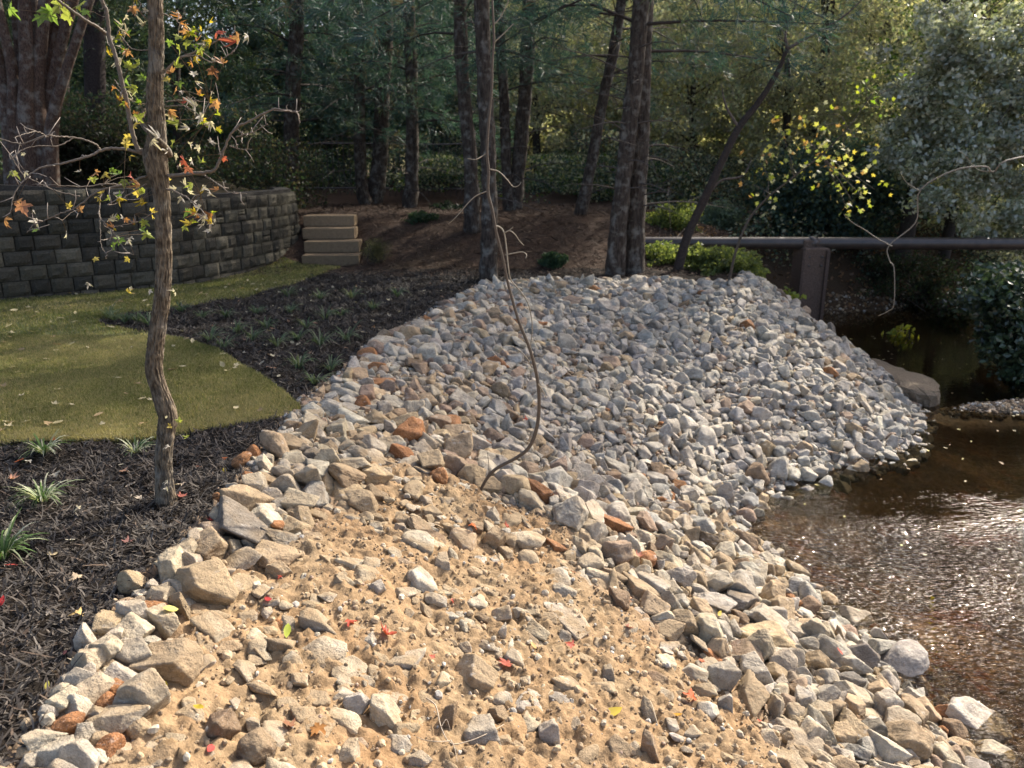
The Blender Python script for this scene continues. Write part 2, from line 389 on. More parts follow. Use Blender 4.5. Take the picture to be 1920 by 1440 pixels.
blend(bed * smooth(fbm(X * 1.7, Y * 2.6, 91, 3) * 1.4 + .1), (.26, .18, .10))
blend(bed * smooth(fbm(X * 3.1, Y * 4.4, 97, 3) * 2.2 - .9), (.20, .10, .045))
bar = np.exp(-(((X - 6.3) / 2.1) ** 2 + ((Y - 8.6 - .06 * (X - 6)) / .4) ** 2))
blend(bed * smooth((Y - 6.0) / 2.5), (.05, .036, .022))
blend(bed * smooth(bar * 2.2 - .5), (.42, .36, .28))  # pale sand, with the glint of the riffle painted into its colour
ny, nx = GX.shape; ii = (np.arange(ny - 1)[:, None] * nx + np.arange(nx - 1)[None]).ravel()
Q = np.stack([ii, ii + 1, ii + nx + 1, ii + nx], -1)
ground = setp(mesh_np('ground', np.stack([X, Y, Z], -1), Q, M_GROUND, col, True), kind='structure')
def gz(x, y):   # height with the detail included, read back from the grid
    x = np.asarray(x, float); y = np.asarray(y, float); ZZ = Z.reshape(ny, nx)
    i = np.clip(np.searchsorted(gx, x) - 1, 0, nx - 2); j = np.clip(np.searchsorted(gy, y) - 1, 0, ny - 2)
    u = np.clip((x - gx[i]) / (gx[i + 1] - gx[i]), 0, 1); v = np.clip((y - gy[j]) / (gy[j + 1] - gy[j]), 0, 1)
    return (ZZ[j, i] * (1 - u) + ZZ[j, i + 1] * u) * (1 - v) + (ZZ[j + 1, i] * (1 - u) + ZZ[j + 1, i + 1] * u) * v

def hz(x, y):
    i = min(max(int(np.searchsorted(gx, x)) - 1, 0), nx - 2); j = min(max(int(np.searchsorted(gy, y)) - 1, 0), ny - 2)
    u = min(max((x - gx[i]) / (gx[i + 1] - gx[i]), 0), 1); v = min(max((y - gy[j]) / (gy[j + 1] - gy[j]), 0), 1)
    return float((ZS[j, i] * (1 - u) + ZS[j, i + 1] * u) * (1 - v) + (ZS[j + 1, i] * (1 - u) + ZS[j + 1, i + 1] * u) * v)
# water: one sheet
wx = np.linspace(1.0, 16, 60); wy = np.linspace(-6, 19, 90); WX, WY = np.meshgrid(wx, wy)
ii = (np.arange(89)[:, None] * 60 + np.arange(59)[None]).ravel()
setp(mesh_np('water', np.stack([WX.ravel(), WY.ravel(), WZ + 0 * WX.ravel()], -1), np.stack([ii, ii + 1, ii + 61, ii + 60], -1), M_WATER, None, True), kind='structure')

# ------------------------------------------------------------------ lawn: sod sheet and blades
lx = np.arange(-10, -.8, .06); ly = np.arange(3.8, 12.6, .06); LX, LY = np.meshgrid(lx, ly); ok = inside(LX, LY, LAWN)
jj, ii_ = np.nonzero(ok[:-1, :-1] & ok[1:, :-1] & ok[:-1, 1:] & ok[1:, 1:]); k = jj * len(lx) + ii_
def lawn_z(x, y): return gz(x, y) + .022 + .012 * fbm(x * 1.1, y * 1.1, 101, 2) - .012 * smooth(1 - np.abs((x * .35 + y + .25 * fbm(x * .8, y * .8, 7, 2)) % .62 - .3) / .025) * smooth(fbm(x * .9, y * 2, 13, 2) * 2)
Qk = np.stack([k, k + 1, k + len(lx) + 1, k + len(lx)], -1)
usedv = np.unique(Qk); remap = np.full(LX.size, -1); remap[usedv] = np.arange(len(usedv))
lv = np.stack([LX.ravel(), LY.ravel(), lawn_z(LX.ravel(), LY.ravel()) - .008], -1)[usedv]
lc = np.tile((.085, .095, .028), (len(lv), 1)) * (1 + .25 * fbm(lv[:, 0] * 1.5, lv[:, 1] * 1.5, 5, 3))[:, None]
setp(mesh_np('lawn', lv, remap[Qk], M_CHIP, lc, True), kind='structure')
def samp(n, x0, x1, y0, y1, cond):
    out = []
    tot = 0
    while tot < n:
        x = rng.uniform(x0, x1, n * 2); y = rng.uniform(y0, y1, n * 2); m = cond(x, y); out.append(np.stack([x[m], y[m]], -1)); tot += m.sum()
        if m.sum() == 0: break
    return np.concatenate(out)[:n]
P = np.vstack([samp(190000, -4.6, -.9, 3.9, 7, lambda x, y: inside(x, y, LAWN)), samp(110000, -9.5, -.9, 4.2, 12.2, lambda x, y: inside(x, y, LAWN))])
n = len(P); h = rng.uniform(.009, .024, n) * (1 + .25 * fbm(P[:, 0] * 2, P[:, 1] * 2, 6, 2)); th = rng.uniform(0, 6.28, n); wd = .0022 + .0005 * P[:, 1]
lean = rng.normal(0, .55, (n, 2)); z = lawn_z(P[:, 0], P[:, 1]) - .012
B = np.stack([P[:, 0], P[:, 1], z], -1); dx = np.stack([np.cos(th) * wd, np.sin(th) * wd, 0 * z], -1)
T = B + np.stack([lean[:, 0] * h, lean[:, 1] * h, h + .012], -1)
V = np.stack([B - dx, B + dx, T], 1).reshape(-1, 3)
pt = fbm(P[:, 0] * 1.2, P[:, 1] * 1.2, 15, 3)
gc = np.where((rng.random(n) < .48 + .35 * pt)[:, None], np.array([.31, .27, .14]), np.array([.155, .17, .06])) * (1 + .3 * rng.uniform(-1, 1, (n, 1))) * (1 + .15 * pt)[:, None]
setp(mesh_np('grass', V, np.arange(3 * n).reshape(-1, 3), M_GRASS, np.repeat(gc, 3, 0)), kind='stuff', label='short green and straw-coloured blades of the new sod', cat='grass')

# ------------------------------------------------------------------ mulch: shredded chips
def chips(P, L, W, cols, name, label, cat, material, lift=.004, tilt=.45):
    n = len(P); th = rng.uniform(0, 6.28, n); ti = rng.normal(0, tilt, n); L = L(n); W = W(n)
    u = np.linspace(-.5, .5, 4); bend = rng.normal(0, .22, n)
    a = np.stack([np.cos(th) * np.cos(ti), np.sin(th) * np.cos(ti), np.sin(ti)], -1); b = np.stack([-np.sin(th), np.cos(th), rng.normal(0, .4, n)], -1)
    z0 = gz(P[:, 0], P[:, 1]) + lift + np.abs(np.sin(ti)) * L * .35
    c0 = np.stack([P[:, 0], P[:, 1], z0], -1)
    V = []
    for q, uu in enumerate(u):
        c = c0 + a * (uu * L)[:, None] + b * ((uu * uu - .1) * bend * 4 * L * .35)[:, None] + np.array([0, 0, 1]) * (W * .3)[:, None]
        wd = W * (.5 if 0 < q < 3 else .22)
        V += [c - b * wd[:, None], c + b * wd[:, None]]
    V = np.stack(V, 1); f = np.array([[0, 1, 3, 2], [2, 3, 5, 4], [4, 5, 7, 6]]); F = (f[None] + (np.arange(n) * 8)[:, None, None]).reshape(-1, 4)
    return setp(mesh_np(name, V.reshape(-1, 3), F, material, np.repeat(cols, 8, 0)), kind='stuff', label=label, cat=cat)
def mulch_ok(x, y): return (~inside(x, y, LAWN)) & (sdist(x, y, LAND) < .02) & (~inside(x, y, TERR))
P = samp(64000, -5.2, -1.2, 1.4, 4.9, mulch_ok)
mc = pick([(.030, .024, .019), (.046, .037, .029), (.075, .061, .049), (.014, .012, .011), (.13, .112, .092), (.075, .05, .033)], len(P), [.3, .27, .17, .12, .09, .05]) * rng.uniform(.7, 1.3, (len(P), 1))
chips(P, lambda n: rng.gamma(3, .011, n) + .008, lambda n: rng.uniform(.0025, .0075, n), mc, 'mulch', 'dark shredded bark mulch in the bed round the maple', 'mulch', M_CHIP)
P = samp(26000, -4.5, .5, 4.9, 11.2, mulch_ok)
mc = pick([(.022, .018, .015), (.034, .028, .023), (.06, .05, .04), (.11, .095, .075)], len(P), [.4, .35, .18, .07]) * rng.uniform(.7, 1.3, (len(P), 1))
chips(P, lambda n: rng.gamma(3, .014, n) + .012, lambda n: rng.uniform(.004, .010, n), mc, 'mulch', 'dark shredded mulch of the planting bed behind the lawn', 'mulch', M_CHIP)
P = samp(26000, -4.0, 5, 10.8, 17, lambda x, y: (sdist(x, y, LAND) < .3) & (~inside(x, y, TERR)))
mc = pick([(.09, .055, .036), (.065, .042, .03), (.04, .028, .02), (.15, .11, .075)], len(P), [.35, .3, .25, .1]) * rng.uniform(.7, 1.3, (len(P), 1))
chips(P, lambda n: rng.uniform(.05, .16, n), lambda n: rng.uniform(.004, .009, n), mc, 'pine_straw', 'brown fallen pine needles covering the slope under the pines', 'pine straw', M_STRAW, .01, .25)

# ------------------------------------------------------------------ stones
def ico(sub):
    t = (1 + 5 ** .5) / 2
    v = [(-1, t, 0), (1, t, 0), (-1, -t, 0), (1, -t, 0), (0, -1, t), (0, 1, t), (0, -1, -t), (0, 1, -t), (t, 0, -1), (t, 0, 1), (-t, 0, -1), (-t, 0, 1)]
    f = [(0, 11, 5), (0, 5, 1), (0, 1, 7), (0, 7, 10), (0, 10, 11), (1, 5, 9), (5, 11, 4), (11, 10, 2), (10, 7, 6), (7, 1, 8), (3, 9, 4), (3, 4, 2), (3, 2, 6), (3, 6, 8), (3, 8, 9), (4, 9, 5), (2, 4, 11), (6, 2, 10), (8, 6, 7), (9, 8, 1)]
    v = [np.array(a) / np.linalg.norm(a) for a in v]
    for _ in range(sub):
        c = {}; g = []
        def m(a, b):
            k = (min(a, b), max(a, b))
            if k not in c: q = v[a] + v[b]; v.append(q / np.linalg.norm(q)); c[k] = len(v) - 1
            return c[k]
        for a, b, d in f: x, y, z = m(a, b), m(b, d), m(d, a); g += [(a, x, z), (b, y, x), (d, z, y), (x, y, z)]
        f = g
    return np.array(v), np.array(f)
ICO = {s: ico(s) for s in (1, 2, 3, 4)}
class Shape:
    def __init__(s, kind, seed):
        r = np.random.default_rng(seed); s.kind = kind; s.seed = seed
        k = {'block': 6, 'wedge': 5, 'slab': 6, 'rounded': 22}[kind]
        nrm = r.normal(size=(k, 3)); nrm /= np.linalg.norm(nrm, axis=1)[:, None]
        base = np.array([[1, 0, 0], [-1, 0, 0], [0, 1, 0], [0, -1, 0], [0, 0, 1], [0, 0, -1.]]) + r.normal(0, .28, (6, 3))
        base /= np.linalg.norm(base, axis=1)[:, None]
        s.n = np.vstack([base, nrm]); s.d = np.concatenate([r.uniform(.66, .98, 6), r.uniform(.66, 1.0, k)])
        if kind == 'wedge': s.n[0] = np.array([.75, .1, .65]); s.n[0] /= np.linalg.norm(s.n[0]); s.d[0] = .38
        s.sc = {'block': (1, .82, .72), 'wedge': (1, .75, .7), 'slab': (1, .75, .42), 'rounded': (1, .85, .72)}[kind]
        s.soft = 20 if kind == 'rounded' else [60, 28, 44][seed % 3]
    def verts(s, sub):
        v, f = ICO[sub]; dn = v @ s.n.T
        ri = np.where(dn > .05, dn / s.d[None], .05)
        r = 1 / ((ri ** s.soft).sum(1) ** (1 / s.soft))
        q = v * 3; r = r * (1 + .045 * noise3(q[:, 0], q[:, 1], q[:, 2], s.seed) + .028 * noise3(q[:, 0] * 3, q[:, 1] * 3, q[:, 2] * 3, s.seed + 1) + .018 * noise3(q[:, 0] * 7, q[:, 1] * 7, q[:, 2] * 7, s.seed + 2))
        V = v * r[:, None]; V = V / np.abs(V).max(0) * np.array(s.sc); return V, f
KINDS = ['block', 'wedge', 'slab', 'rounded']
SHAPES = {k: [Shape(k, 100 + 13 * i + 7 * KINDS.index(k)) for i in range(11)] for k in KINDS}
PROTO = {}
def proto_mesh(kind, i):
    if (kind, i) not in PROTO:
        V, f = SHAPES[kind][i].verts(4); me = mesh_np('stone_shape', V, f, M_ROCK, None, True); PROTO[(kind, i)] = me.data; bpy.data.objects.remove(me)
    return PROTO[(kind, i)]
COLS = {'pale grey': (.47, .43, .36), 'grey': (.40, .37, .32), 'blue-grey': (.36, .345, .315), 'cream': (.45, .39, .29), 'tan': (.38, .29, .185), 'pinkish brown': (.33, .24, .175), 'rust orange': (.30, .145, .065), 'brown': (.22, .155, .10), 'dark grey': (.18, .165, .145)}
CN = list(COLS)
def near_cols(px, py):
    far = np.clip((940 - py) / 180 + (px - 760) / 900, 0, 1)     # grey mound vs. sandy bank
    left = np.clip((1150 - px) / 350, 0, 1)
    near = np.array([.27, .14, .04, .22, .23, .04, .015, .03, .02]); mound = np.array([.30, .32, .24, .04, .03, .04, .003, .01, .02]); ml = np.array([.22, .19, .07, .15, .19, .13, .012, .03, .01])
    p = near * (1 - far) + (mound * (1 - left) + ml * left) * far; return p / p.sum()
gradient_cache = {}
def nrm(x, y):
    e = .15; a = hz(x + e, y) - hz(x - e, y); b = hz(x, y + e) - hz(x, y - e); v = np.array([-a / (2 * e), -b / (2 * e), 1.]); return v / np.linalg.norm(v)
def orient(nv, yaw, tilt):
    z = nv + rng.normal(0, tilt, 3); z /= np.linalg.norm(z); a = np.array([math.cos(yaw), math.sin(yaw), 0]); x = a - (a @ z) * z; x /= np.linalg.norm(x); y = np.cross(z, x)
    return np.stack([x, y, z], -1)
STONES = []   # dict(p, s(3), R, kind, i, col, dust, hand)
grid = {}
def near_free(x, y, s, k):
    cx, cy = int(x // .2), int(y // .2)
    w_ = 2 if s > .1 else 1
    for a in range(cx - w_, cx + w_ + 1):
        for b in range(cy - w_, cy + w_ + 1):
            for (u, v, q) in grid.get((a, b), ()):
                if (u - x) ** 2 + (v - y) ** 2 < (k * (s + q) * .5) ** 2: return False
    return True
def occupy(x, y, s): grid.setdefault((int(x // .2), int(y // .2)), []).append((x, y, s))
G, PG, BG, CR, TN, PK, RU, BR, DG = 'grey', 'pale grey', 'blue-grey', 'cream', 'tan', 'pinkish brown', 'rust orange', 'brown', 'dark grey'
Bk, Wd, Sl, Ro = KINDS
HAND = [ # pixel x, y, width, height, shape, colour
 (393,1030,122,52,Sl,TN),(327,1067,84,72,Wd,CR),(257,1093,68,50,Wd,TN),(390,1095,128,78,Bk,TN),(297,1120,66,32,Sl,CR),(288,1151,84,30,Ro,RU),(250,1187,76,58,Bk,CR),
 (287,1207,82,50,Sl,PG),(172,1206,44,66,Wd,PG),(322,1250,116,84,Bk,TN),(223,1273,76,46,Bk,PG),(267,1318,92,100,Bk,CR),(157,1334,76,54,Wd,PG),(220,1300,38,36,Ro,RU),(203,1322,46,40,Ro,RU),
 (127,1366,60,36,Ro,RU),(160,1388,44,44,Bk,PG),(265,1373,46,38,Ro,TN),(104,1426,96,54,Bk,G),(205,1406,52,44,Ro,RU),(335,1402,62,28,Sl,CR),(415,1366,74,60,Bk,BR),(477,1357,56,28,Sl,G),(484,1403,74,62,Ro,BR),
 (507,1040,104,36,Sl,TN),(523,1073,54,28,Bk,TN),(453,943,102,62,Bk,TN),(557,945,82,48,Bk,CR),(547,917,92,52,Wd,CR),(597,883,58,46,Bk,PG),(547,867,56,32,Bk,CR),(542,838,68,36,Sl,TN),(497,873,46,36,Wd,CR),
 (477,853,32,34,Ro,RU),(453,870,36,30,Ro,RU),(467,900,28,28,Ro,RU),(407,933,18,18,Ro,RU),(600,923,34,36,Wd,PG),(587,773,46,36,Ro,PG),(623,747,46,26,Sl,PG),(567,793,32,22,Wd,PG),(630,807,56,40,Bk,CR),(607,853,46,28,Sl,CR),
 (690,670,46,34,Ro,RU),(707,653,40,34,Ro,PK),(708,692,36,26,Ro,RU),(717,720,58,22,Sl,RU),(710,741,54,20,Sl,TN),(680,760,42,30,Ro,RU),(783,727,42,32,Wd,PK),(817,733,36,28,Ro,TN),(862,750,60,42,Bk,PG),(737,760,56,28,Sl,PG),
 (845,794,60,32,Ro,RU),(740,808,46,52,Wd,PG),(703,840,66,32,Sl,PG),(755,852,56,30,Ro,RU),(885,813,42,26,Wd,CR),(887,834,46,20,Ro,RU),(912,863,62,40,Bk,PG),(700,893,62,42,Bk,TN),(825,898,40,34,Ro,RU),(943,903,58,48,Bk,PG),
 (1010,900,48,34,Bk,CR),(1003,940,72,44,Wd,CR),(963,938,28,22,Wd,PG),(1073,912,18,54,Sl,TN),(833,1063,54,44,Wd,PG),(817,1127,46,26,Ro,G),(1057,1113,54,34,Ro,G),(903,1160,30,18,Ro,BR),(1003,1182,54,36,Bk,CR),(942,1187,28,40,Wd,PG),
 (897,1273,98,60,Sl,TN),(813,1257,27,26,Bk,CR),(827,1287,46,40,Bk,CR),(673,1322,56,48,Bk,G),(725,1335,74,62,Wd,CR),(843,1353,44,72,Wd,BR),(900,1383,98,50,Bk,G),(935,1342,48,30,Bk,BR),(1033,1373,62,64,Wd,G),(1077,1373,42,32,Bk,G),
 (1140,1267,38,40,Wd,G),(1220,1333,44,32,Wd,PG),(1220,1397,44,68,Wd,BR),(1160,1127,46,50,Bk,BR),(1220,1137,62,52,Bk,TN),(707,1103,34,32,Bk,G),(873,1213,30,22,Ro,G),(700,1207,50,32,Wd,G),(660,1420,54,54,Wd,CR),(787,1425,50,28,Bk,G),
 (893,990,40,24,Bk,BR),(927,1010,46,44,Bk,TN),(1207,1057,42,34,Ro,RU),(1223,1033,38,30,Wd,BR),(790,993,70,17,Sl,BR),(927,967,32,32,Wd,PG),(1428,1198,124,62,Sl,TN),(1352,1267,64,62,Bk,G),(1423,1260,98,66,Wd,PG),(1400,1281,40,38,Bk,CR),
 (1350,1182,46,44,Ro,G),(1387,1160,44,28,Ro,BR),(1527,1243,48,50,Bk,TN),(1613,1233,86,60,Bk,DG),(1693,1250,100,62,Ro,G),(1587,1190,44,34,Bk,PK),(1597,1157,66,46,Bk,CR),(1650,1193,58,40,Wd,G),(1590,1277,64,42,Bk,DG),(1513,1267,58,38,Wd,G),
 (1643,1373,72,64,Wd,DG),(1700,1393,92,74,Bk,TN),(1587,1363,66,56,Bk,TN),(1540,1373,60,60,Wd,CR),(1827,1360,128,72,Sl,PG),(1730,1333,80,46,Bk,TN),(1713,1310,66,36,Sl,G),(1773,1322,60,34,Wd,PG),(1650,1303,76,50,Bk,TN),(1603,1310,90,40,Sl,CR),
 (1443,1380,76,54,Wd,CR),(1363,1323,46,52,Wd,G),(1453,1327,46,46,Bk,CR),(1493,1303,42,38,Wd,BR),(1860,1417,92,50,Bk,CR),(1460,1060,62,38,Bk,PG),(1290,925,50,40,Bk,G),(1360,925,50,62,Wd,G),(1480,1115,60,40,Wd,G),(1545,1190,56,42,Bk,CR),
 (1415,888,52,46,Ro,BR),(1456,880,44,44,Ro,G),(1270,912,42,22,Bk,RU),(1155,880,70,34,Bk,G),(1100,850,64,30,Sl,CR),(1400,768,50,30,Bk,PK),(1075,570,50,24,Sl,PK),(1115,545,34,18,Ro,RU),(1140,580,60,30,Sl,G),(905,600,46,34,Bk,G),
 (1690,880,32,26,Bk,G),(1505,620,46,20,Sl,PG),(1620,735,44,30,Bk,BG),(1660,790,40,30,Bk,BG),(1433,690,34,32,Bk,BG),(1560,655,60,22,Sl,PG),(60,1440,50,40,Bk,G),(640,1090,50,30,Sl,CR),(120,1400,46,40,Wd,PG),(590,1010,60,26,Sl,TN),(680,940,80,44,Ro,TN),(620,1055,40,26,Wd,TN)]
def add_stone(x, y, s, kind, colr, dust, yaw=None, lift=.3, tilt=.25, hand=False, extra=0):
    i = int(rng.integers(0, 11)); yaw = rng.uniform(0, 6.28) if yaw is None else yaw
    sc = SHAPES[kind][i].sc
    z = hz(x, y) + s[2] * sc[2] * lift + extra
    c = np.array(COLS[colr]) * rng.uniform(.78, 1.15) * (1 + rng.uniform(-.02, .02, 3))
    STONES.append(dict(p=np.array([x, y, z]), s=np.asarray(s, float), R=orient(nrm(x, y), yaw, tilt), kind=kind, i=i, cn=colr, col=c, dust=dust, hand=hand))
for (px, py, w_, h_, kd, cl) in HAND:
    q = hit(px, py + h_ * .22); d = project(q)[2][0]; W_ = w_ * d / FPX; H_ = h_ * d / FPX
    sc = SHAPES[kd][0].sc
    a = W_ / 2 / 1.0; c = H_ * .62 / sc[2]; b = max(H_ * .6, W_ * .36) / sc[1]
    if h_ > w_: a = W_ * .55; c = H_ * .62 / sc[2]; b = W_ * .5 / sc[1]
    sn = float(sandiness(q[0], q[1], q[2])); edge = px < 560 and py > 820
    add_stone(q[0], q[1], (a, b, c), kd, cl, min(.9, .25 + .6 * sn + (.2 if edge else 0)) * (0 if cl in (RU, BG) else 1), rng.uniform(-.3, .3), .30 if cl == RU else (.18 if not edge else .28), .1, True)
    occupy(q[0], q[1], min(W_, 1.2 * H_ + .04))
def place(nc, s0, s1, k, mode):
    m = 0
    X_ = rng.uniform(-1.9, 5.1, nc); Y_ = rng.uniform(.7, 11.2, nc); S_ = (s0 + (s1 - s0) * rng.random(nc) ** 1.6) * (1 - .32 * smooth((Y_ - 3.5) / 2.2)) * (1 - .12 * smooth((X_ + .3) / 1.0) * (Y_ < 5))
    dw = sdist(X_, Y_, WATER); dl = sdist(X_, Y_, LAND); Zs = height(X_, Y_); sn = sandiness(X_, Y_, Zs); px, py, dp = project(np.stack([X_, Y_, Zs], -1))
    okk = (dw > -.08 - .12 * rng.random(nc)) & (dl > .42 * S_ - .02) & ((Y_ > 2.9) | (S_ < .15)) & ((X_ < 5.1)) & (Y_ < 11.2)
    u = rng.random(nc)
    for q in np.nonzero(okk)[0]:
        s = sn[q]
        if s > .5:
            if u[q] > {'big': .008, 'mid': .035, 'small': .12}[mode]: continue
        elif s > .12 and u[q] > 1 - 1.1 * s: continue
        x, y, S = X_[q], Y_[q], S_[q]
        kk = k * (1.0 if s < .5 else 1.25)
        if not near_free(x, y, S, kk): continue
        occupy(x, y, S); m += 1
        kd = KINDS[rng.choice(4, p=[.4, .25, .2, .15])]; pc = near_cols(px[q], py[q]); cl = CN[rng.choice(9, p=pc)]
        r = S * .6 * rng.uniform(.72, 1.3, 3)
        if s > .3: r = r * np.array([1.1, 1.05, .7])
        dust = 0 if cl == RU else float(np.clip(.2 + 1.6 * s + .35 * (dp[q] < 5), 0, 1.0)) * np.clip(dw[q] * 2, 0, 1)
        emb = (.1 if mode != 'small' else .2) if s < .4 else rng.uniform(-.35, .3)
        add_stone(x, y, r, kd, cl, dust, None, emb, .42 if s < .4 else (.16 if s > .5 else .3), False, extra=(rng.uniform(0, .05) * (S / .15) if s < .3 else 0))
    return m
print('big', place(16000, .16, .27, .62, 'big'))
print('mid', place(60000, .10, .17, .60, 'mid'))
print('small', place(130000, .045, .10, .56, 'small'))
PP = np.array([s['p'] for s in STONES]); PX, PY, DP = project(PP)
mean = np.array([np.prod(s['s'] * np.array(SHAPES[s['kind']][0].sc)) ** (1 / 3) for s in STONES])
rad = mean * FPX / DP
sn_all = sandiness(PP[:, 0], PP[:, 1], PP[:, 2])
vis = (PX > -10) & (PX < 1930) & (PY > 500) & (PY < 1445)
score = np.where(vis, rad * (1 - .35 * (sn_all > .5)), -1) + np.array([1000 if s['hand'] else 0 for s in STONES])
order = np.argsort(-score); NI = 292
single = set(int(q) for q in order[:NI] if score[q] > 0)
ORD = 'first second third fourth fifth sixth seventh eighth ninth tenth eleventh twelfth thirteenth fourteenth fifteenth sixteenth seventeenth eighteenth nineteenth twentieth'.split()
ZONES = {}
def zone(px, py, cn):
    if math.hypot(px - 905, py - 890) < 120: return 'at the foot of the bent sapling', 'rocks round the sapling'
    if px < 560 and py > 960 and px < 300 + (1440 - py) * .42: return 'in the row bordering the dark mulch', 'rocks along the mulch edge'
    if px < 640 and 800 < py <= 960: return 'beside the mulch by the maple trunk', 'rocks along the mulch edge'
    if px < 800 and py < 830: return 'by the corner of the lawn', 'rocks by the lawn corner'
    return None
names = []
for q in sorted(single, key=lambda q: -PY[q]):
    s = STONES[q]; px, py = PX[q], PY[q]; z = zone(px, py, s['cn']); sn = sn_all[q]; dwq = float(sdist(PP[q:q + 1, 0], PP[q:q + 1, 1], WATER)[0])
    if z is None:
        if dwq < .3: z = ('at the creek edge below the sandy bank', 'rocks along the waterline') if py > 960 else ('at the water edge of the grey mound', 'rocks along the waterline')
        elif sn > .45: z = ('in the bare tan sand', 'rocks lying in the sand')
        elif py < 620: z = ('on the crest of the grey mound', 'rocks of the grey mound')
        elif py < 860: z = ('on the slope of the grey mound', 'rocks of the grey mound')
        elif py < 1100: z = ('between the sand and the mound', 'rocks between sand and mound')
        else: z = ('between the sand and the creek', 'rocks between sand and creek')
    r = rad[q]; sz = 'small' if r < 15 else ('big' if r > 27 else 'middling')
    names.append((q, f"{sz} {s['cn']} {dict(block='blocky', wedge='wedge-shaped', slab='flat slab-like', rounded='rounded')[s['kind']]} rock {z[0]}", z[1]))
cnt = {}
for q, l, g in names: cnt[l] = cnt.get(l, 0) + 1
seen = {}
for q, l, g in names:
    s = STONES[q]; seen[l] = seen.get(l, 0) + 1
    lab = l if cnt[l] == 1 else l + ', ' + ORD[min(seen[l], 20) - 1] + ' up'
    nm = 'boulder' if rad[q] > 30 else 'rock'
    o = bpy.data.objects.new(nm, proto_mesh(s['kind'], s['i'])); C.objects.link(o)
    M4 = Matrix(np.block([[s['R'] * s['s'][None], s['p'][:, None]], [np.zeros((1, 3)), np.ones((1, 1))]]).tolist()); o.matrix_world = M4
    o.color = (*[float(v) for v in s['col']], float(s['dust'])); setp(o, lab, 'rock', g)
# the rest of the riprap, past the three hundred that show largest: one object
Vs, Fs, Cs, off = [], [], [], 0
cache = {}
for q, s in enumerate(STONES):
    if q in single: continue
    sub = 3 if rad[q] > 9 else 2
    if (s['kind'], s['i'], sub) not in cache: cache[(s['kind'], s['i'], sub)] = SHAPES[s['kind']][s['i']].verts(sub)
    v, f = cache[(s['kind'], s['i'], sub)]
    Vs.append((v * s['s'][None]) @ s['R'].T + s['p'][None]); Fs.append(f + off); off += len(v)
    Cs.append(np.tile(np.append(s['col'], s['dust']), (len(v), 1)))
print('stones', len(STONES), 'verts', off)
setp(mesh_np('riprap', np.concatenate(Vs), np.concatenate(Fs), M_ROCKS, np.concatenate(Cs), True), kind='stuff', label='smaller broken riprap stones filling the bank and the mound', cat='riprap')
# gravel and crumbs of clay
def pebbles(P, s, cols, name, label, sink=.2):
    v, f = ICO[1]; n = len(P); r = rng.random((n, len(v), 1)) * .35 + .8
    sc = s[:, None] * rng.uniform(.6, 1.1, (n, 3)); M = rand_rot(n)
    V = np.einsum('nij,nkj->nki', M, v[None] * r * sc[:, None]); z = gz(P[:, 0], P[:, 1]) + s * sink
    V += np.stack([P[:, 0], P[:, 1], z], -1)[:, None]; F = (f[None] + (np.arange(n) * len(v))[:, None, None]).reshape(-1, 3)
    return setp(mesh_np(name, V.reshape(-1, 3), F, M_PEB, np.repeat(cols, len(v), 0), False), kind='stuff', label=label, cat='gravel')
def bank_ok(x, y): return (sdist(x, y, LAND) > -.08) & (sdist(x, y, WATER) > -.1) & (y > .8)
P = samp(13000, -1.9, 2.7, 1.2, 5.6, bank_ok); s = .003 + rng.gamma(1.3, .0033, len(P)); s = np.minimum(s, .022)
big = s > .012
pc = np.where(big[:, None], pick([COLS['tan'], COLS['cream'], (.36, .27, .17), COLS['grey']], len(P), [.4, .2, .3, .1]), pick([(.27, .20, .125), (.24, .17, .105), (.31, .235, .15), COLS['grey'], COLS['pinkish brown']], len(P), [.4, .3, .2, .05, .05])) * rng.uniform(.75, 1.2, (len(P), 1))
pebbles(P, s, pc, 'gravel', 'gravel and crumbs of tan clay scattered over the sand')
P = samp(20000, -1.9, 4.8, 4.6, 10.6, lambda x, y: bank_ok(x, y)); s = rng.uniform(.008, .024, len(P))
pebbles(P, s, pick([COLS['pale grey'], COLS['grey'], COLS['tan'], COLS['pinkish brown']], len(P)) * rng.uniform(.7, 1.1, (len(P), 1)), 'gravel', 'gravel in the gaps between the stones of the mound')

P = np.vstack([samp(1500, 4.4, 8.4, 8.0, 9.2, lambda x, y: (sdist(x, y, WATER) < 0) & (height(x, y) > WZ - .06)), samp(1200, 4.6, 9, 12, 15.5, lambda x, y: np.abs(sdist(x, y, WATER)) < .5)])
pebbles(P, rng.uniform(.01, .035, len(P)), pick([COLS['tan'], COLS['brown'], COLS['grey'], (.2, .15, .1)], len(P)) * rng.uniform(.5, 1, (len(P), 1)), 'gravel', 'small stones and grit on the bar and far margin of the creek')

# ------------------------------------------------------------------ helpers for things
def thing(name, label, cat, loc=(0, 0, 0), group=None):
    o = bpy.data.objects.new(name, None); C.objects.link(o); o.empty_display_size = .1; o.location = loc; return setp(o, label, cat, group)
def put(o, parent):   # parts are modelled in world space and hung under a thing standing at its base
    o.parent = parent; o.matrix_parent_inverse = Matrix.Translation(parent.location).inverted(); return o
def pxpath(L, Yd):
    """pixels on the upright plane at depth Yd (or a depth per point) -> world points"""
    return np.array([at_y(a[0], a[1], a[2] if len(a) > 2 else Yd) for a in L])
def wpx(w_, Yd): return w_ / FPX * Yd * 1.0

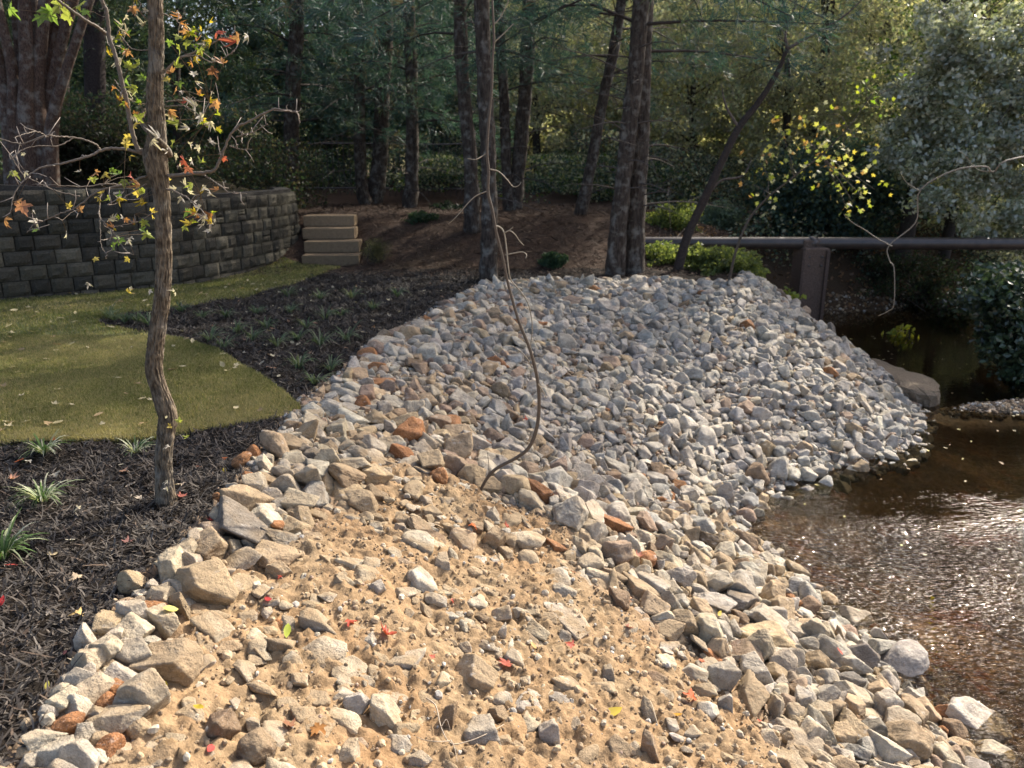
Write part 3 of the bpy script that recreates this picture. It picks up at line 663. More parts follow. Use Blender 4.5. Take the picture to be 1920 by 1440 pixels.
# ------------------------------------------------------------------ retaining wall of split-face blocks
wp = np.array(WALLP); seg = np.hypot(*(wp[1:] - wp[:-1]).T); cum = np.concatenate([[0], np.cumsum(seg)])
def wall_at(s):
    s = min(max(s, 0), cum[-1] - 1e-6); i = int(np.searchsorted(cum, s, 'right') - 1); t = (s - cum[i]) / seg[i]; p = wp[i] * (1 - t) + wp[i + 1] * t
    return p
def wall_top(s): return 1.37 - .20 * smooth((s - 4.2) / 3.4)
wb = MB(); core = MB()
SS = []; s = 0
gxx = np.linspace(0, 1, 6); gyy = np.linspace(0, 1, 5)
def block(s0, s1, z0, z1, setb):
    jit = rng.uniform(-.012, .014); a = wall_at(s0); b = wall_at(s1); e = b - a; L = np.linalg.norm(e); e /= L; nrm_ = np.array([e[1], -e[0]])
    U, Vv = np.meshgrid(gxx, gyy); u = U.ravel(); v = Vv.ravel()
    edge = np.minimum(np.minimum(u, 1 - u) * L, np.minimum(v, 1 - v) * (z1 - z0))
    out = .022 * smooth(edge / .02) + jit + .014 * noise3(u * 3 + s0 * 7, v * 3 + z0 * 9, 0 * u, 5) * (edge > .003)
    P = np.stack([a[0] + e[0] * u * L + nrm_[0] * (out - setb), a[1] + e[1] * u * L + nrm_[1] * (out - setb), z0 + (z1 - z0) * v], -1)
    Q = []
    for j in range(4):
        for i in range(5): q = j * 6 + i; Q.append((q, q + 1, q + 7, q + 6))
    rim = [0, 1, 2, 3, 4, 5, 11, 17, 23, 29, 28, 27, 26, 25, 24, 18, 12, 6]
    Bk_ = P[rim] - np.array([nrm_[0], nrm_[1], 0]) * .16; n0 = 30
    for k in range(len(rim)): k2 = (k + 1) % len(rim); Q.append((rim[k2], rim[k], n0 + k, n0 + k2))
    g = rng.uniform(.7, 1.3); tone = [(.085, .077, .056), (.07, .062, .047), (.10, .088, .064), (.05, .046, .036)][rng.integers(4)]
    wb.add(np.vstack([P, Bk_]), Q, None, np.array(tone) * g)
zc = -.1; row = 0
while zc < 1.36:
    hrow = .17; s = -rng.uniform(0, .2)
    while s < cum[-1]:
        Lb = rng.choice([.19, .21, .24, .28]); top = float(wall_top(np.array(s)))
        if zc + hrow < top + .06:
            if rng.random() < .05 and row < 7: block(max(s, 0) + .003, s + Lb - .003, zc + .003, zc + hrow * .5 - .002, zc * .06); block(max(s, 0) + .003, s + Lb - .003, zc + hrow * .5 + .002, zc + hrow - .003, zc * .06)
            else: block(max(s, 0) + .005, s + Lb - .005, zc + .003, zc + hrow - .004, zc * .03)
        s += Lb
    zc += hrow; row += 1
nvec = []
for i in range(len(wp)):
    e = wp[min(i + 1, len(wp) - 1)] - wp[max(i - 1, 0)]; e = e / np.linalg.norm(e); nvec.append((e[1], -e[0]))
nvec = np.array(nvec)
V = []
for i, p in enumerate(wp):
    t = float(wall_top(np.array(cum[i]))); f = p - nvec[i] * .10; b = p - nvec[i] * .34
    V += [(f[0], f[1], -.3), (f[0], f[1], t - .03), (b[0], b[1], t - .03), (b[0], b[1], -.3)]
Q = []
for i in range(len(wp) - 1):
    for k in range(4): Q.append((4 * i + k, 4 * i + (k + 1) % 4, 4 * i + 4 + (k + 1) % 4, 4 * i + 4 + k))
core.add(V, Q, None, (.05, .046, .04))
wall = thing('retaining_wall', 'curved grey retaining wall of split-face concrete blocks behind the lawn', 'wall', (-4.29, 9.95, 0))
put(wb.build('block_facing', M_BLOCK), wall); put(core.build('wall_core', M_BLOCK), wall)

# ------------------------------------------------------------------ timber steps
def boxv(mb, c, s, ax=0.0, col=(1, 1, 1), bev=.012):
    x, y, z = s[0] / 2, s[1] / 2, s[2] / 2; V = []
    for (dz, k) in ((-z, 1), (-z + bev, 0), (z - bev, 0), (z, 1)):
        b = bev * k
        for (sx, sy) in ((-1, -1), (1, -1), (1, 1), (-1, 1)): V.append((sx * (x - b), sy * (y - b), dz))
    V = np.array(V); ca, sa = math.cos(ax), math.sin(ax)
    V = np.stack([V[:, 0] * ca - V[:, 1] * sa + c[0], V[:, 0] * sa + V[:, 1] * ca + c[1], V[:, 2] + c[2]], -1)
    Q = [(3, 2, 1, 0), (12, 13, 14, 15)]
    for l in range(3):
        for k in range(4): a = 4 * l + k; b = 4 * l + (k + 1) % 4; Q.append((a, b, b + 4, a + 4))
    mb.add(V, Q, None, col)
st = thing('timber_steps', 'four weathered timber steps climbing beside the end of the block wall', 'steps', (-3.1, 12.3, 0))
for k in range(4):
    y0 = 11.95 + k * .36; a = at_y(570, 450, y0); b = at_y(662, 450, y0); mb = MB()
    cc = np.array((.21, .15, .09)) * (.85 + .1 * k)
    boxv(mb, ((a[0] + b[0]) / 2 + rng.normal(0, .02), y0 + .2, .09 + k * .175), (b[0] - a[0] + rng.uniform(-.03, .05) + .05 * (3 - k), .4, .17), .05, cc, .007)
    put(mb.build('step', M_TIMBER), st)
    mb = MB(); boxv(mb, ((a[0] + b[0]) / 2, y0 + .30, .085 + k * .175 - .17), (b[0] - a[0] - .08, .36, .17), .05, cc * .7)
    if k: put(mb.build('riser', M_TIMBER), st)

# ------------------------------------------------------------------ pipe across the creek and its pillar
PYD = 12.6
pz = at_y(1500, 456, PYD)[2]; xa = at_y(1150, 456, PYD)[0]; pr = 11 / FPX * PYD * 1.02
pipe = thing('creek_pipe', 'long dark steel pipe spanning the creek just above the stone mound', 'pipe', (xa, PYD, pz))
mb = MB(); tube(mb, [(xa, PYD + .02, pz), (5, PYD, pz), (11, PYD - .1, pz - .01), (20, PYD - .2, pz - .02)], pr, 28, 60, (1, 1, 1)); put(mb.build('pipe_run', M_PIPE, None, True), pipe)
for X0 in (at_y(1523, 456, PYD)[0], at_y(1836, 456, PYD)[0]):
    mb = MB(); tube(mb, [(X0 - .06, PYD, pz), (X0 + .06, PYD, pz)], pr * 1.13, 28, 3, (.5, .5, .5)); put(mb.build('collar', M_PIPE, None, True), pipe)
X0 = at_y(1523, 456, PYD)[0]; pw = 47 / FPX * PYD
pil = thing('pipe_pillar', 'square brown concrete pillar carrying the pipe at the edge of the mound', 'pillar', (X0, PYD, -1.6))
mb = MB(); boxv(mb, (X0, PYD, (pz - pr * .6 - 2.2) / 2), (pw, pw, 2.2 + pz - pr * .6), .12, (.13, .09, .068), .02); put(mb.build('shaft', M_BLOCK), pil)
zt = pz - pr * .6 - .04
for sx_ in (-1, 1):
    mb = MB(); boxv(mb, (X0 + sx_ * pw * .47, PYD - pw * .5 - .004, (zt - 2.2) / 2), (pw * .13, .04, 2.2 + zt), .12, (.10, .07, .055), .006); put(mb.build('flange', M_BLOCK), pil)
for k in range(4):
    mb = MB(); boxv(mb, (X0 + (-1) ** k * pw * .25, PYD - pw * .5 - .012, pz - pr - (.10 if k < 2 else .24)), (.035, .03, .035), 0, (.06, .05, .045), .006); put(mb.build('bolt', M_PIPE), pil)
mb = MB(); boxv(mb, (X0, PYD, pz - pr * .6 + .05), (pw * .9, pw * .5, .14), .12, (.12, .085, .065), .02); put(mb.build('saddle', M_BLOCK), pil)

# ------------------------------------------------------------------ flat rock ledge behind the tip of the mound
def ledge():
    P = np.array([at_z(a, b, -1.02)[:2] for a, b in [(1590, 668), (1640, 672), (1700, 692), (1755, 712), (1757, 735), (1700, 728), (1665, 715), (1610, 700)]])
    n = len(P); c = P.mean(0); mb = MB(); ring = []
    rr = [(1.0, -1.30), (1.02, -1.12), (1.0, -1.06), (.92, -1.02), (.6, -1.0), (.3, -.995)]
    m = 48; A = catmull(np.vstack([P, P[:1]]), m + 1)[:-1]
    V = []
    for k, (q, z) in enumerate(rr):
        B = c + (A - c) * q; V.append(np.column_stack([B + .02 * rng.normal(size=B.shape) * (k < 4), z + .02 * noise2(B[:, 0] * 5, B[:, 1] * 5, 4)]))
    V.append(np.array([[c[0], c[1], -.99]])); V = np.vstack(V); Q = []
    for k in range(5):
        for i in range(m): j = (i + 1) % m; Q.append((k * m + i, k * m + j, k * m + m + j, k * m + m + i))
    T = [(5 * m + i, 5 * m + (i + 1) % m, 6 * m) for i in range(m)]
    mb.add(V, Q, T, (.17, .135, .095)); return mb.build('rock_ledge', M_BLOCK, None, False)
setp(ledge(), 'flat tan slab of rock jutting over the water behind the grey mound', 'rock ledge')

# ------------------------------------------------------------------ foliage builders
def sph(n):
    v = rng.normal(size=(n, 3)); return v / np.linalg.norm(v, axis=1)[:, None]
def leaves(mb, P, size, cols, shape=(LEAF, LEAFT)):
    n = len(P); s = size * rng.uniform(.6, 1.35, n); scatter(mb, shape[0], P, s, rand_rot(n), cols, tris=shape[1])
def cluster_points(centers, rad_, per, flat=.75):
    n = len(centers); c = np.repeat(centers, per, 0); r = np.repeat(np.asarray(rad_) * np.ones(n), per)
    return c + sph(n * per) * (r * rng.random(n * per) ** .5)[:, None] * np.array([1, 1, flat])
def limb_tree(name, label, cat, base, path, r0, r1, crown_c, crown_r, nclump, per, lsize, cols, barkc=(.07, .055, .045), group=None, p=None, matl=None, nl=14, clr=.35, forks=(), seg=10, hollow=.35):
    t = thing(name, label, cat, tuple(base), group); path = np.asarray(path, float)
    mb = MB(); tube(mb, path, np.linspace(r0, r1, len(path)), seg, 24, barkc)
    for f, fr in forks: tube(mb, f, fr, seg, 20, barkc)
    put(mb.build('trunk', M_BARK, None, True), t)
    cc = np.asarray(crown_c, float).reshape(-1, 3); cr = np.asarray(crown_r, float).reshape(-1, 3)
    w_ = np.prod(cr, 1); which = rng.choice(len(cc), nclump, p=w_ / w_.sum())
    cen = cc[which] + sph(nclump) * (hollow + (1 - hollow) * rng.random(nclump) ** .6)[:, None] * cr[which]
    lb = MB()
    for c in cen[rng.choice(nclump, min(nl, nclump), replace=False)]:
        k = rng.uniform(.35, .98); i = k * (len(path) - 1); a = path[int(i)] * (1 - i % 1) + path[min(int(i) + 1, len(path) - 1)] * (i % 1)
        m = (a + c) / 2 + np.array([0, 0, .12 * np.linalg.norm(c - a)]); rr = max(r0 * .22 * (1 - k * .5), .008)
        tube(lb, [a, m, c], [rr, rr * .6, .004], 5, 8, barkc)
    put(lb.build('limb', M_BARK, None, True), t)
    fb = MB(); P = cluster_points(cen, clr * rng.uniform(.6, 1.3, nclump), per)
    leaves(fb, P, lsize, pick(cols, len(P), p) * np.repeat(rng.uniform(.65, 1.3, (nclump, 1)), per, 0))
    put(fb.build('crown', matl or M_LEAF), t); return t

def pine(label, base_px, base_py, path_px, Yd, wpx_, ztop, zlow, spread, nb, group, per=11, dense=1.0, dead=10, nseg=14, name='pine_tree', leancut=0):
    b = at_y(base_px, base_py, Yd); b[2] = hz(b[0], b[1]) - .05
    P = [b] + [at_y(x, y, Yd) for x, y in path_px]; d = P[-1] - P[-2]; d = d / abs(d[2] + 1e-6)
    d[2] = 1; d[:2] *= .6
    P.append(P[-1] + d * (ztop - P[-1][2])); P = np.array(P); r0 = wpx_ / 2 / FPX * Yd
    rr = np.interp(P[:, 2], [P[0, 2], 4.5, ztop], [r0 * 1.1, r0 * .9, .02]); rr[0] *= 1.2
    t = thing(name, label, 'pine tree', tuple(b), group)
    mb = MB(); tube(mb, P, rr, 14, 60, (.055, .043, .036), disp=lambda p, th, r: r[:, None] * .12 * noise3(np.cos(th)[None] * 3 + p[:, :1] * 0, np.sin(th)[None] * 3 + 0 * p[:, :1], p[:, 2:3] * 6 + 0 * th[None], 3)); put(mb.build('trunk', M_PBARK, None, True), t)
    br = MB(); nd = MB(); cen = []; dirs = []
    def trunk_at(z): return np.array([np.interp(z, P[:, 2], P[:, k]) for k in range(3)])
    for k in range(nb):
        z = zlow + (ztop - zlow - .3) * (k / nb) ** .85; az = k * 2.4 + rng.uniform(-.5, .5); L = spread * (1 - .75 * ((z - zlow) / (ztop - zlow)) ** 1.5) * rng.uniform(.6, 1.15)
        a = trunk_at(z); h = np.array([math.cos(az), math.sin(az), 0]); up = rng.uniform(-.05, .3)
        q = [a, a + h * L * .4 + np.array([0, 0, up * L * .4]), a + h * L + np.array([0, 0, up * L * .4 - rng.uniform(.05, .3) * L])]
        q = catmull(q, 7); tube(br, q, np.linspace(.022, .004, 7) * (L / 2) ** .5, 4, None, (.05, .04, .035))
        for _ in range(int(L * (20 if z < 5.2 else 6) * dense)):
            u = rng.uniform(.25, 1) ** .8; i = u * 6; c = q[int(i)] * (1 - i % 1) + q[min(int(i) + 1, 6)] * (i % 1)
            side = np.array([-h[1], h[0], 0]) * rng.normal(0, .28 * L * (1.15 - u) + .08); c = c + side + np.array([0, 0, rng.normal(-.04, .10)]); cen.append(c); dirs.append(h * .6 + side * .5 + rng.normal(0, .3, 3) + np.array([0, 0, -.15]))
    for k in range(dead):
        z = rng.uniform(.9, max(zlow + 1.5, 2.5)); az = rng.uniform(0, 6.28); L = rng.uniform(.4, 1.6); a = trunk_at(z); h = np.array([math.cos(az), math.sin(az), rng.uniform(-.1, .35)])
        tube(br, [a, a + h * L * .5, a + h * L + np.array([0, 0, -.1 * L])], [.012, .008, .003], 4, 6, (.09, .075, .065))
        for _ in range(3):
            c = a + h * L * rng.uniform(.3, .9); e = c + (h + rng.normal(0, .6, 3)) * .35 * L; tube(br, [c, e], [.004, .0015], 3, 3, (.09, .075, .065))
    put(br.build('branch', M_BARK), t)
    cen = np.array(cen); dirs = np.array(dirs); dirs /= np.linalg.norm(dirs, axis=1)[:, None]; n = len(cen)
    PPt = np.repeat(cen, per, 0); D = np.repeat(dirs, per, 0) + rng.normal(0, .55, (n * per, 3)); D /= np.linalg.norm(D, axis=1)[:, None]
    PPt = PPt + D * rng.uniform(0, .1, (n * per, 1)); A = np.cross(D, sph(n * per)); A /= np.linalg.norm(A, axis=1)[:, None] + 1e-9
    M = np.stack([A, D, np.cross(A, D)], -1); cl = pick([(.042, .09, .082), (.06, .115, .10), (.035, .07, .07), (.08, .115, .08), (.12, .10, .065)], n, [.35, .25, .25, .1, .05]); cl = np.repeat(cl * rng.uniform(.7, 1.3, (n, 1)), per, 0)
    scatter(nd, NEED, PPt, rng.uniform(.13, .24, n * per), M, cl, tris=NEEDT); put(nd.build('crown', M_NEEDLE), t)
    return t
G1 = 'pines behind the stone mound'
pine('dark pine trunk standing just behind the end of the block wall', 543, 388, [(545, 300), (550, 150), (556, 0)], 16, 27, 11.5, 2.3, 2.6, 60, G1)
pine('slim dark pine, first of the joined pair beyond the timber steps', 690, 398, [(677, 340), (674, 180), (672, 0)], 17, 20, 12, 2.2, 2.4, 60, G1)
pine('thicker dark pine, second of the joined pair beyond the timber steps', 700, 398, [(712, 300), (718, 150), (724, 0)], 17.3, 27, 13, 2.6, 2.6, 55, G1)
pine('straight brown pine trunk between the joined pair and the bent sapling', 768, 402, [(773, 300), (772, 150), (766, 0)], 16, 22, 12, 2.3, 2.4, 60, G1)
pine('dark pine trunk with dead twigs hidden partly by the bent sapling', 886, 455, [(882, 300), (868, 150), (862, 0)], 13, 24, 11, 3.2, 2.2, 50, G1)
pine('pine with a bare pale base rising from the top edge of the mound', 915, 537, [(918, 400), (914, 250), (903, 0)], 10.6, 27, 10, 4.6, 2.0, 36, G1, dead=4)
pine('forked pine, thinner stem of the V shape behind the mound', 956, 424, [(950, 330), (945, 180), (935, 0)], 15, 18, 11, 2.8, 2.2, 50, G1)
pine('forked pine, thicker stem of the V shape behind the mound', 962, 424, [(970, 330), (985, 170), (992, 0)], 15.1, 25, 12, 2.9, 2.4, 50, G1)
pine('slender leaning dark trunk between the forked pine and the twin pines', 1086, 443, [(1104, 330), (1132, 180), (1165, 0)], 14.3, 19, 10, 3.0, 2.2, 40, G1)
pine('twin pine with a slightly leaning trunk on the mound crest', 1152, 516, [(1162, 400), (1178, 250), (1203, 0)], 11.0, 29, 12, 3.3, 3.0, 50, G1, dead=14)
pine('twin pine, upright and thicker, with wide bare branches on the mound crest', 1186, 516, [(1192, 400), (1200, 250), (1208, 0)], 11.2, 33, 13, 3.0, 3.4, 55, G1, dead=26)

# leaning bare dark tree
LP = [(1268, 512), (1290, 440), (1320, 375), (1350, 310), (1385, 240), (1420, 195), (1455, 140), (1476, 92)]
P = pxpath(LP, 11.3); P[0, 2] = hz(P[0, 0], P[0, 1]) - .05
lt = thing('leaning_tree', 'thin dark bare trunk leaning over the creek by the end of the pipe', 'tree', tuple(P[0]))
mb = MB(); tube(mb, P, [.075, .065, .062, .055, .05, .042, .038, .03], 10, 40, (.045, .035, .03)); put(mb.build('trunk', M_BARK, None, True), lt)
for L in ([(1476, 92), (1530, 62), (1580, 30), (1640, -30)], [(1385, 240), (1360, 200), (1352, 160)], [(1476, 92), (1474, 60), (1490, 10), (1495, -40)], [(1320, 375), (1352, 340), (1390, 330), (1410, 300)]):
    mb = MB(); q = pxpath(L, 11.3); q[:, 1] += rng.uniform(-.2, .2, len(q)) * np.linspace(0, 1, len(q)); tube(mb, q, np.linspace(.024, .005, len(q)), 7, 20, (.10, .08, .07)); put(mb.build('branch', M_BARK, None, True), lt)

# big many-stemmed trunk on the terrace
b0 = at_y(60, 330, 11.5); b0[2] = hz(b0[0], b0[1])
ct = thing('fluted_trunk_tree', 'old reddish tree of many fused stems standing on the terrace above the wall', 'tree', tuple(b0))
for k, (x0, x1, x2, wd) in enumerate([(24, 2, -40, 26), (32, 22, -6, 24), (44, 40, 28, 26), (58, 62, 62, 28), (66, 84, 100, 26), (76, 104, 138, 25), (84, 126, 168, 22), (50, 50, 46, 30), (70, 72, 84, 30), (34, 12, -75, 26), (60, 94, 120, 24)]):
    yy = 11.5 + rng.uniform(-.25, .25); q = pxpath([(x0, 325), (x0 + (x1 - x0) * .3, 240), (x1, 130), (x2, 0), (x2 + (x2 - x1) * 1.2, -160), (x2 + (x2 - x1) * 2, -400)], yy); q[0, 2] = hz(q[0, 0], q[0, 1]) - .1; r = wd / 2 / FPX * 11.5
    mb = MB(); tube(mb, q, [r * 1.5, r * 1.05, r * .78, r * .62, r * .45, r * .3], 14, 50, (.085, .055, .043), disp=lambda p, th, r: r[:, None] * .15 * noise3(np.cos(th)[None] * 2 + k, np.sin(th)[None] * 2 + 0 * p[:, :1], p[:, 2:3] * 1.5 + 0 * th[None], 3 + k)); put(mb.build('stem', M_FBARK, None, True), ct)
fb = MB(); cen = np.array([-9.2, 12.0, 6.2]) + sph(170) * np.array([3.0, 2.6, 1.7]) * (rng.random(170) ** .5)[:, None]; P = cluster_points(cen, .5, 70); leaves(fb, P, .10, pick([(.08, .10, .03), (.14, .12, .03), (.16, .08, .03)], len(P)))
put(fb.build('crown', M_LEAF), ct)
# two more dark trunks behind it
for bx, tx, wd, Yd, lb in ((178, 176, 34, 14.5, 'straight dark trunk just beyond the fluted tree'), (118, 110, 20, 15.5, 'slim trunk half hidden by the fluted tree'), (330, 338, 14, 16, 'thin trunk behind the furrowed maple and the iron fence')):
    q = pxpath([(bx, 330), (bx, 150), (tx, 0), (tx, -300)], Yd); q[0, 2] = hz(q[0, 0], q[0, 1]) - .1
    t = thing('pine_tree', lb, 'pine tree', tuple(q[0]), 'pines beyond the terrace'); mb = MB(); tube(mb, q, wd / 2 / FPX * Yd, 12, 30, (.05, .04, .038)); put(mb.build('trunk', M_BARK, None, True), t)
    fb = MB(); cen = np.array([q[2, 0], q[2, 1], 5.5]) + sph(150) * np.array([1.9, 1.7, 3.4]); P = cluster_points(cen, .4, 55); leaves(fb, P, .11, pick([(.035, .065, .04), (.05, .08, .045), (.06, .075, .035)], len(P)), (LEAF * np.array([.35, 1.3, 1]), LEAFT)); put(fb.build('crown', M_NEEDLE), t)

DG_0 = [(.04, .07, .04), (.055, .085, .045), (.05, .045, .03), (.09, .08, .05)]
# far wood: nobody could count it
def wood(n, x0, x1, y0, y1, z0, z1, size, cols, thr, seed, name, label, p=None):
    P = np.stack([rng.uniform(x0, x1, n), rng.uniform(y0, y1, n), rng.uniform(0, 1, n)], -1); g = height(P[:, 0], P[:, 1]); P[:, 2] = g + z0 + (z1 - z0) * P[:, 2]
    f = noise3(P[:, 0] * .55, P[:, 1] * .55, P[:, 2] * .7, seed) + .5 * noise3(P[:, 0] * 1.6, P[:, 1] * 1.6, P[:, 2] * 1.9, seed + 1)
    k = f > thr; P = P[k]; tone = noise3(P[:, 0] * .25, P[:, 1] * .25, P[:, 2] * .35, seed + 3)
    mb = MB(); cl = pick(cols, len(P), p) * (1 + .5 * tone)[:, None] * rng.uniform(.7, 1.3, (len(P), 1)); leaves(mb, P, size, cl)
    o = mb.build(name, M_LEAF); return setp(o, label, 'undergrowth', kind='stuff')
# clipped hedge on the terrace
def bush(name, label, cat, blobs, n, size, cols, group=None, matl=None, p=None, shape=(LEAF, LEAFT), inner=.55, base=None):
    mb = MB(); blobs = np.asarray(blobs, float); w_ = blobs[:, 3] * blobs[:, 4] * blobs[:, 5]; w_ = w_ ** .8
    k = rng.choice(len(blobs), n, p=w_ / w_.sum()); D_ = sph(n); P = blobs[k, :3] + D_ * ((inner + (1.05 - inner) * rng.random(n)) * (1 + .45 * noise3(D_[:, 0] * 2.2 + k * 5, D_[:, 1] * 2.2, D_[:, 2] * 2.2, 12) + .25 * noise3(D_[:, 0] * 6 + k * 5, D_[:, 1] * 6, D_[:, 2] * 6, 14)))[:, None] * blobs[k, 3:]
    g = hz_v(P); P = P[P[:, 2] > g - .02]
    f = .85 + .55 * noise3(P[:, 0] * 3, P[:, 1] * 3, P[:, 2] * 3, 8)
    leaves(mb, P, size, pick(cols, len(P), p) * np.clip(f, .45, 1.5)[:, None], shape)
    lo = blobs[np.argmin(blobs[:, 2])]; b = np.array([lo[0], lo[1], hz(lo[0], lo[1])])
    t = thing(name, label, cat, tuple(b), group); put(mb.build('foliage', matl or M_LEAF), t)
    sb = MB()
    for _ in range(7):
        q = blobs[rng.integers(len(blobs))]; e = q[:3] + sph(1)[0] * q[3:] * .7; tube(sb, [b, (b + e) / 2 + rng.normal(0, .08, 3), e], [.012, .009, .003], 5, 8, (.07, .055, .045))
    put(sb.build('stem', M_BARK), t); return t
def hz_v(P): return height(P[:, 0], P[:, 1])
hb = []
for px in range(60, 260, 22): a = at_y(px, 300, 12.6); hb.append((a[0], 12.6, 1.70, .3, .45, .42))
bush('hedge', 'low dark clipped hedge running along the terrace above the wall', 'hedge', hb, 16000, .05, [(.03, .045, .025), (.045, .055, .03), (.07, .06, .045)])

wood(60000, -16, -3.9, 12.4, 17, -.05, 1.3, .06, DG_0, -.1, 250, 'undergrowth', 'dark low growth on the terrace above the wall')
# iron fence between the pines
fe = thing('iron_fence', 'dark iron picket fence seen between the tree trunks beyond the wall', 'fence', (-5.5, 18.6, .7))
x0, x1 = -8.2, -.8; zf = lambda x: hz(x, 18.6)
for dz in (.22, 1.22):
    mb = MB(); tube(mb, [(x, 18.6, zf(x) + dz) for x in np.linspace(x0, x1, 9)], .018, 5, None, (.012, .013, .014)); put(mb.build('rail', M_PIPE), fe)
for x in np.arange(x0, x1, .13):
    mb = MB(); tube(mb, [(x, 18.6, zf(x) + .05), (x, 18.6, zf(x) + 1.38)], .009, 4, None, (.012, .013, .014)); put(mb.build('picket', M_PIPE), fe)

# ------------------------------------------------------------------ far trees
OL = [(.40, .42, .31), (.30, .32, .23), (.45, .43, .31), (.26, .31, .20), (.52, .50, .30), (.35, .32, .26)]
DG_ = [(.065, .115, .09), (.085, .135, .10), (.055, .09, .08), (.14, .16, .08)]
GN = [(.10, .16, .035), (.14, .20, .04), (.07, .11, .035), (.20, .22, .045)]
GF = 'woodland trees beyond the creek'
far = [ # px, Y, crown z centre, rx, rz, palette, label
 (1290, 21, 3.4, 2.6, 3.0, OL, 'brownish olive tree beyond the pipe and the twin pines'),
 (1010, 22, 3.0, 2.6, 3.2, OL, 'olive-yellow tree filling the gap between the forked pine and the twin pines'),
 (1450, 20, 4.6, 2.6, 3.4, OL, 'bare-looking brown tree above the yellow maple leaves'),
 (1640, 22, 4.8, 2.9, 3.6, OL, 'tall olive-brown tree rising behind the pillar'),
 (1560, 17, .8, 1.7, 1.2, DG_, 'low dark evergreen behind the pipe by the pillar'),
 (1780, 17, 3.6, 2.4, 3.4, OL[2:5] + GN[:1], 'golden-green tree beyond the silvery bush'),
 (830, 23, 3.4, 2.7, 3.2, DG_ + OL[:1], 'dark green tree seen between the brown pine and the bent sapling'),
 (610, 25, 2.6, 2.6, 2.6, DG_, 'dark green tree beyond the iron fence'),
 (420, 23, 3.6, 2.9, 3.4, DG_, 'dark teal evergreen between the furrowed maple and the wall end'),
 (250, 22, 3.8, 2.8, 3.6, DG_, 'dark evergreen behind the furrowed maple'),
 (60, 21, 4.0, 2.8, 3.6, DG_, 'dark evergreen behind the fluted trunk'),
 (1180, 26, 5, 3, 4, OL, 'tall tawny tree far behind the twin pines')]
for (px, Yd, zc_, rx, rz, pal, lb) in far:
    a = at_y(px, 400, Yd); a[2] = hz(a[0], a[1]); top = zc_ + rz * .8
    P = [a, a + np.array([rng.normal(0, .2), 0, (top - a[2]) * .4]), a + np.array([rng.normal(0, .5), 0, top - a[2]])]
    limb_tree('woodland_tree', lb, 'tree', a, P, .14, .03, [(a[0], Yd, zc_)], [(rx, rx * .8, rz)], 330, 75, .085, pal, (.05, .042, .036), GF, clr=.42, nl=26)

wood(240000, -22, -.5, 23, 28, -.3, 7.5, .16, [(.065, .115, .09), (.085, .13, .10), (.055, .09, .08), (.13, .15, .07), (.12, .13, .05)], -.1, 210, 'forest', 'mass of dark evergreen wood far behind the pines')
wood(310000, -1.5, 26, 23, 28.5, -.5, 8.5, .15, OL, -.1, 220, 'forest', 'mass of brown and olive autumn wood far beyond the creek')
wood(90000, -14, 4, 17.2, 22, -.1, 1.0, .08, DG_ + OL[:2] + GN[:1], .15, 230, 'undergrowth', 'low dark undergrowth among the pine trunks')
wood(120000, 1.5, 14, 15.2, 23, -.2, 1.5, .075, DG_ + OL[:3] + [(.14, .10, .07), (.10, .075, .05)], .0, 240, 'undergrowth', 'tangled undergrowth on the far creek bank below the pipe')

# ------------------------------------------------------------------ trees and shrubs over the creek
def blob_px(px, py, Yd, rw, rh, ry=None):
    a = at_y(px, py, Yd); s = Yd / FPX * 1.02; return (a[0], a[1], a[2], rw * s, ry or rw * s, rh * s)
SV_GLINT = [(.34, .37, .29), (.44, .46, .39), (.24, .28, .18), (.56, .57, .50), (.18, .20, .12)]  # evergreen leaves whitened to grey: sun and sky glint painted in
base = np.array([12.2, 14.0, hz(12.2, 14.0)])
SB = [blob_px(1850, 300, 13.4, 150, 120), blob_px(1890, 140, 13.5, 150, 150), blob_px(1770, 110, 13.8, 110, 130), blob_px(1910, 420, 13.4, 110, 60), blob_px(1730, 250, 14, 80, 90), blob_px(1980, 260, 13.2, 130, 150), blob_px(1960, 520, 13.3, 80, 60)]
sil = limb_tree('silvery_tree', 'dense tree with small leaves, silvery glint painted into their colour, leaning over the pool', 'tree', base, [base, (11.2, 13.8, 1.0), (10.0, 13.6, 3.0), (9.0, 13.5, 4.9)], .16, .04,
   [b[:3] for b in SB], [(b[3], .9, b[5]) for b in SB], 430, 84, .085, SV_GLINT, (.06, .05, .045), None, matl=M_GLOSSLEAF, nl=90, clr=.28, hollow=.05)
# bare crooked branch reaching out over the water
for L, r in (([(2100, 270), (1990, 285), (1920, 295), (1865, 322), (1840, 312), (1780, 320), (1723, 357), (1722, 417), (1673, 462), (1671, 490), (1673, 503), (1670, 567), (1662, 582), (1650, 593)], .014),
             ([(1723, 357), (1705, 342), (1693, 318)], .006), ([(1673, 462), (1650, 448), (1627, 432), (1600, 418), (1578, 402)], .009), ([(1722, 417), (1722, 428)], .005), ([(1865, 322), (1840, 318), (1815, 290), (1800, 284)], .006)):
    q = pxpath(L, 8.6); q[:, 1] += .08 * np.sin(np.arange(len(q))); 
    if r > .013: q[0] = (10.9, 13.7, 1.6); q[1] = (8.2, 10.6, 1.75)
    mb = MB(); tube(mb, q, np.linspace(r, r * .35, len(q)) * .75, 7, 60, (.21, .175, .13)); put(mb.build('branch', M_TWIG, None, True), sil)
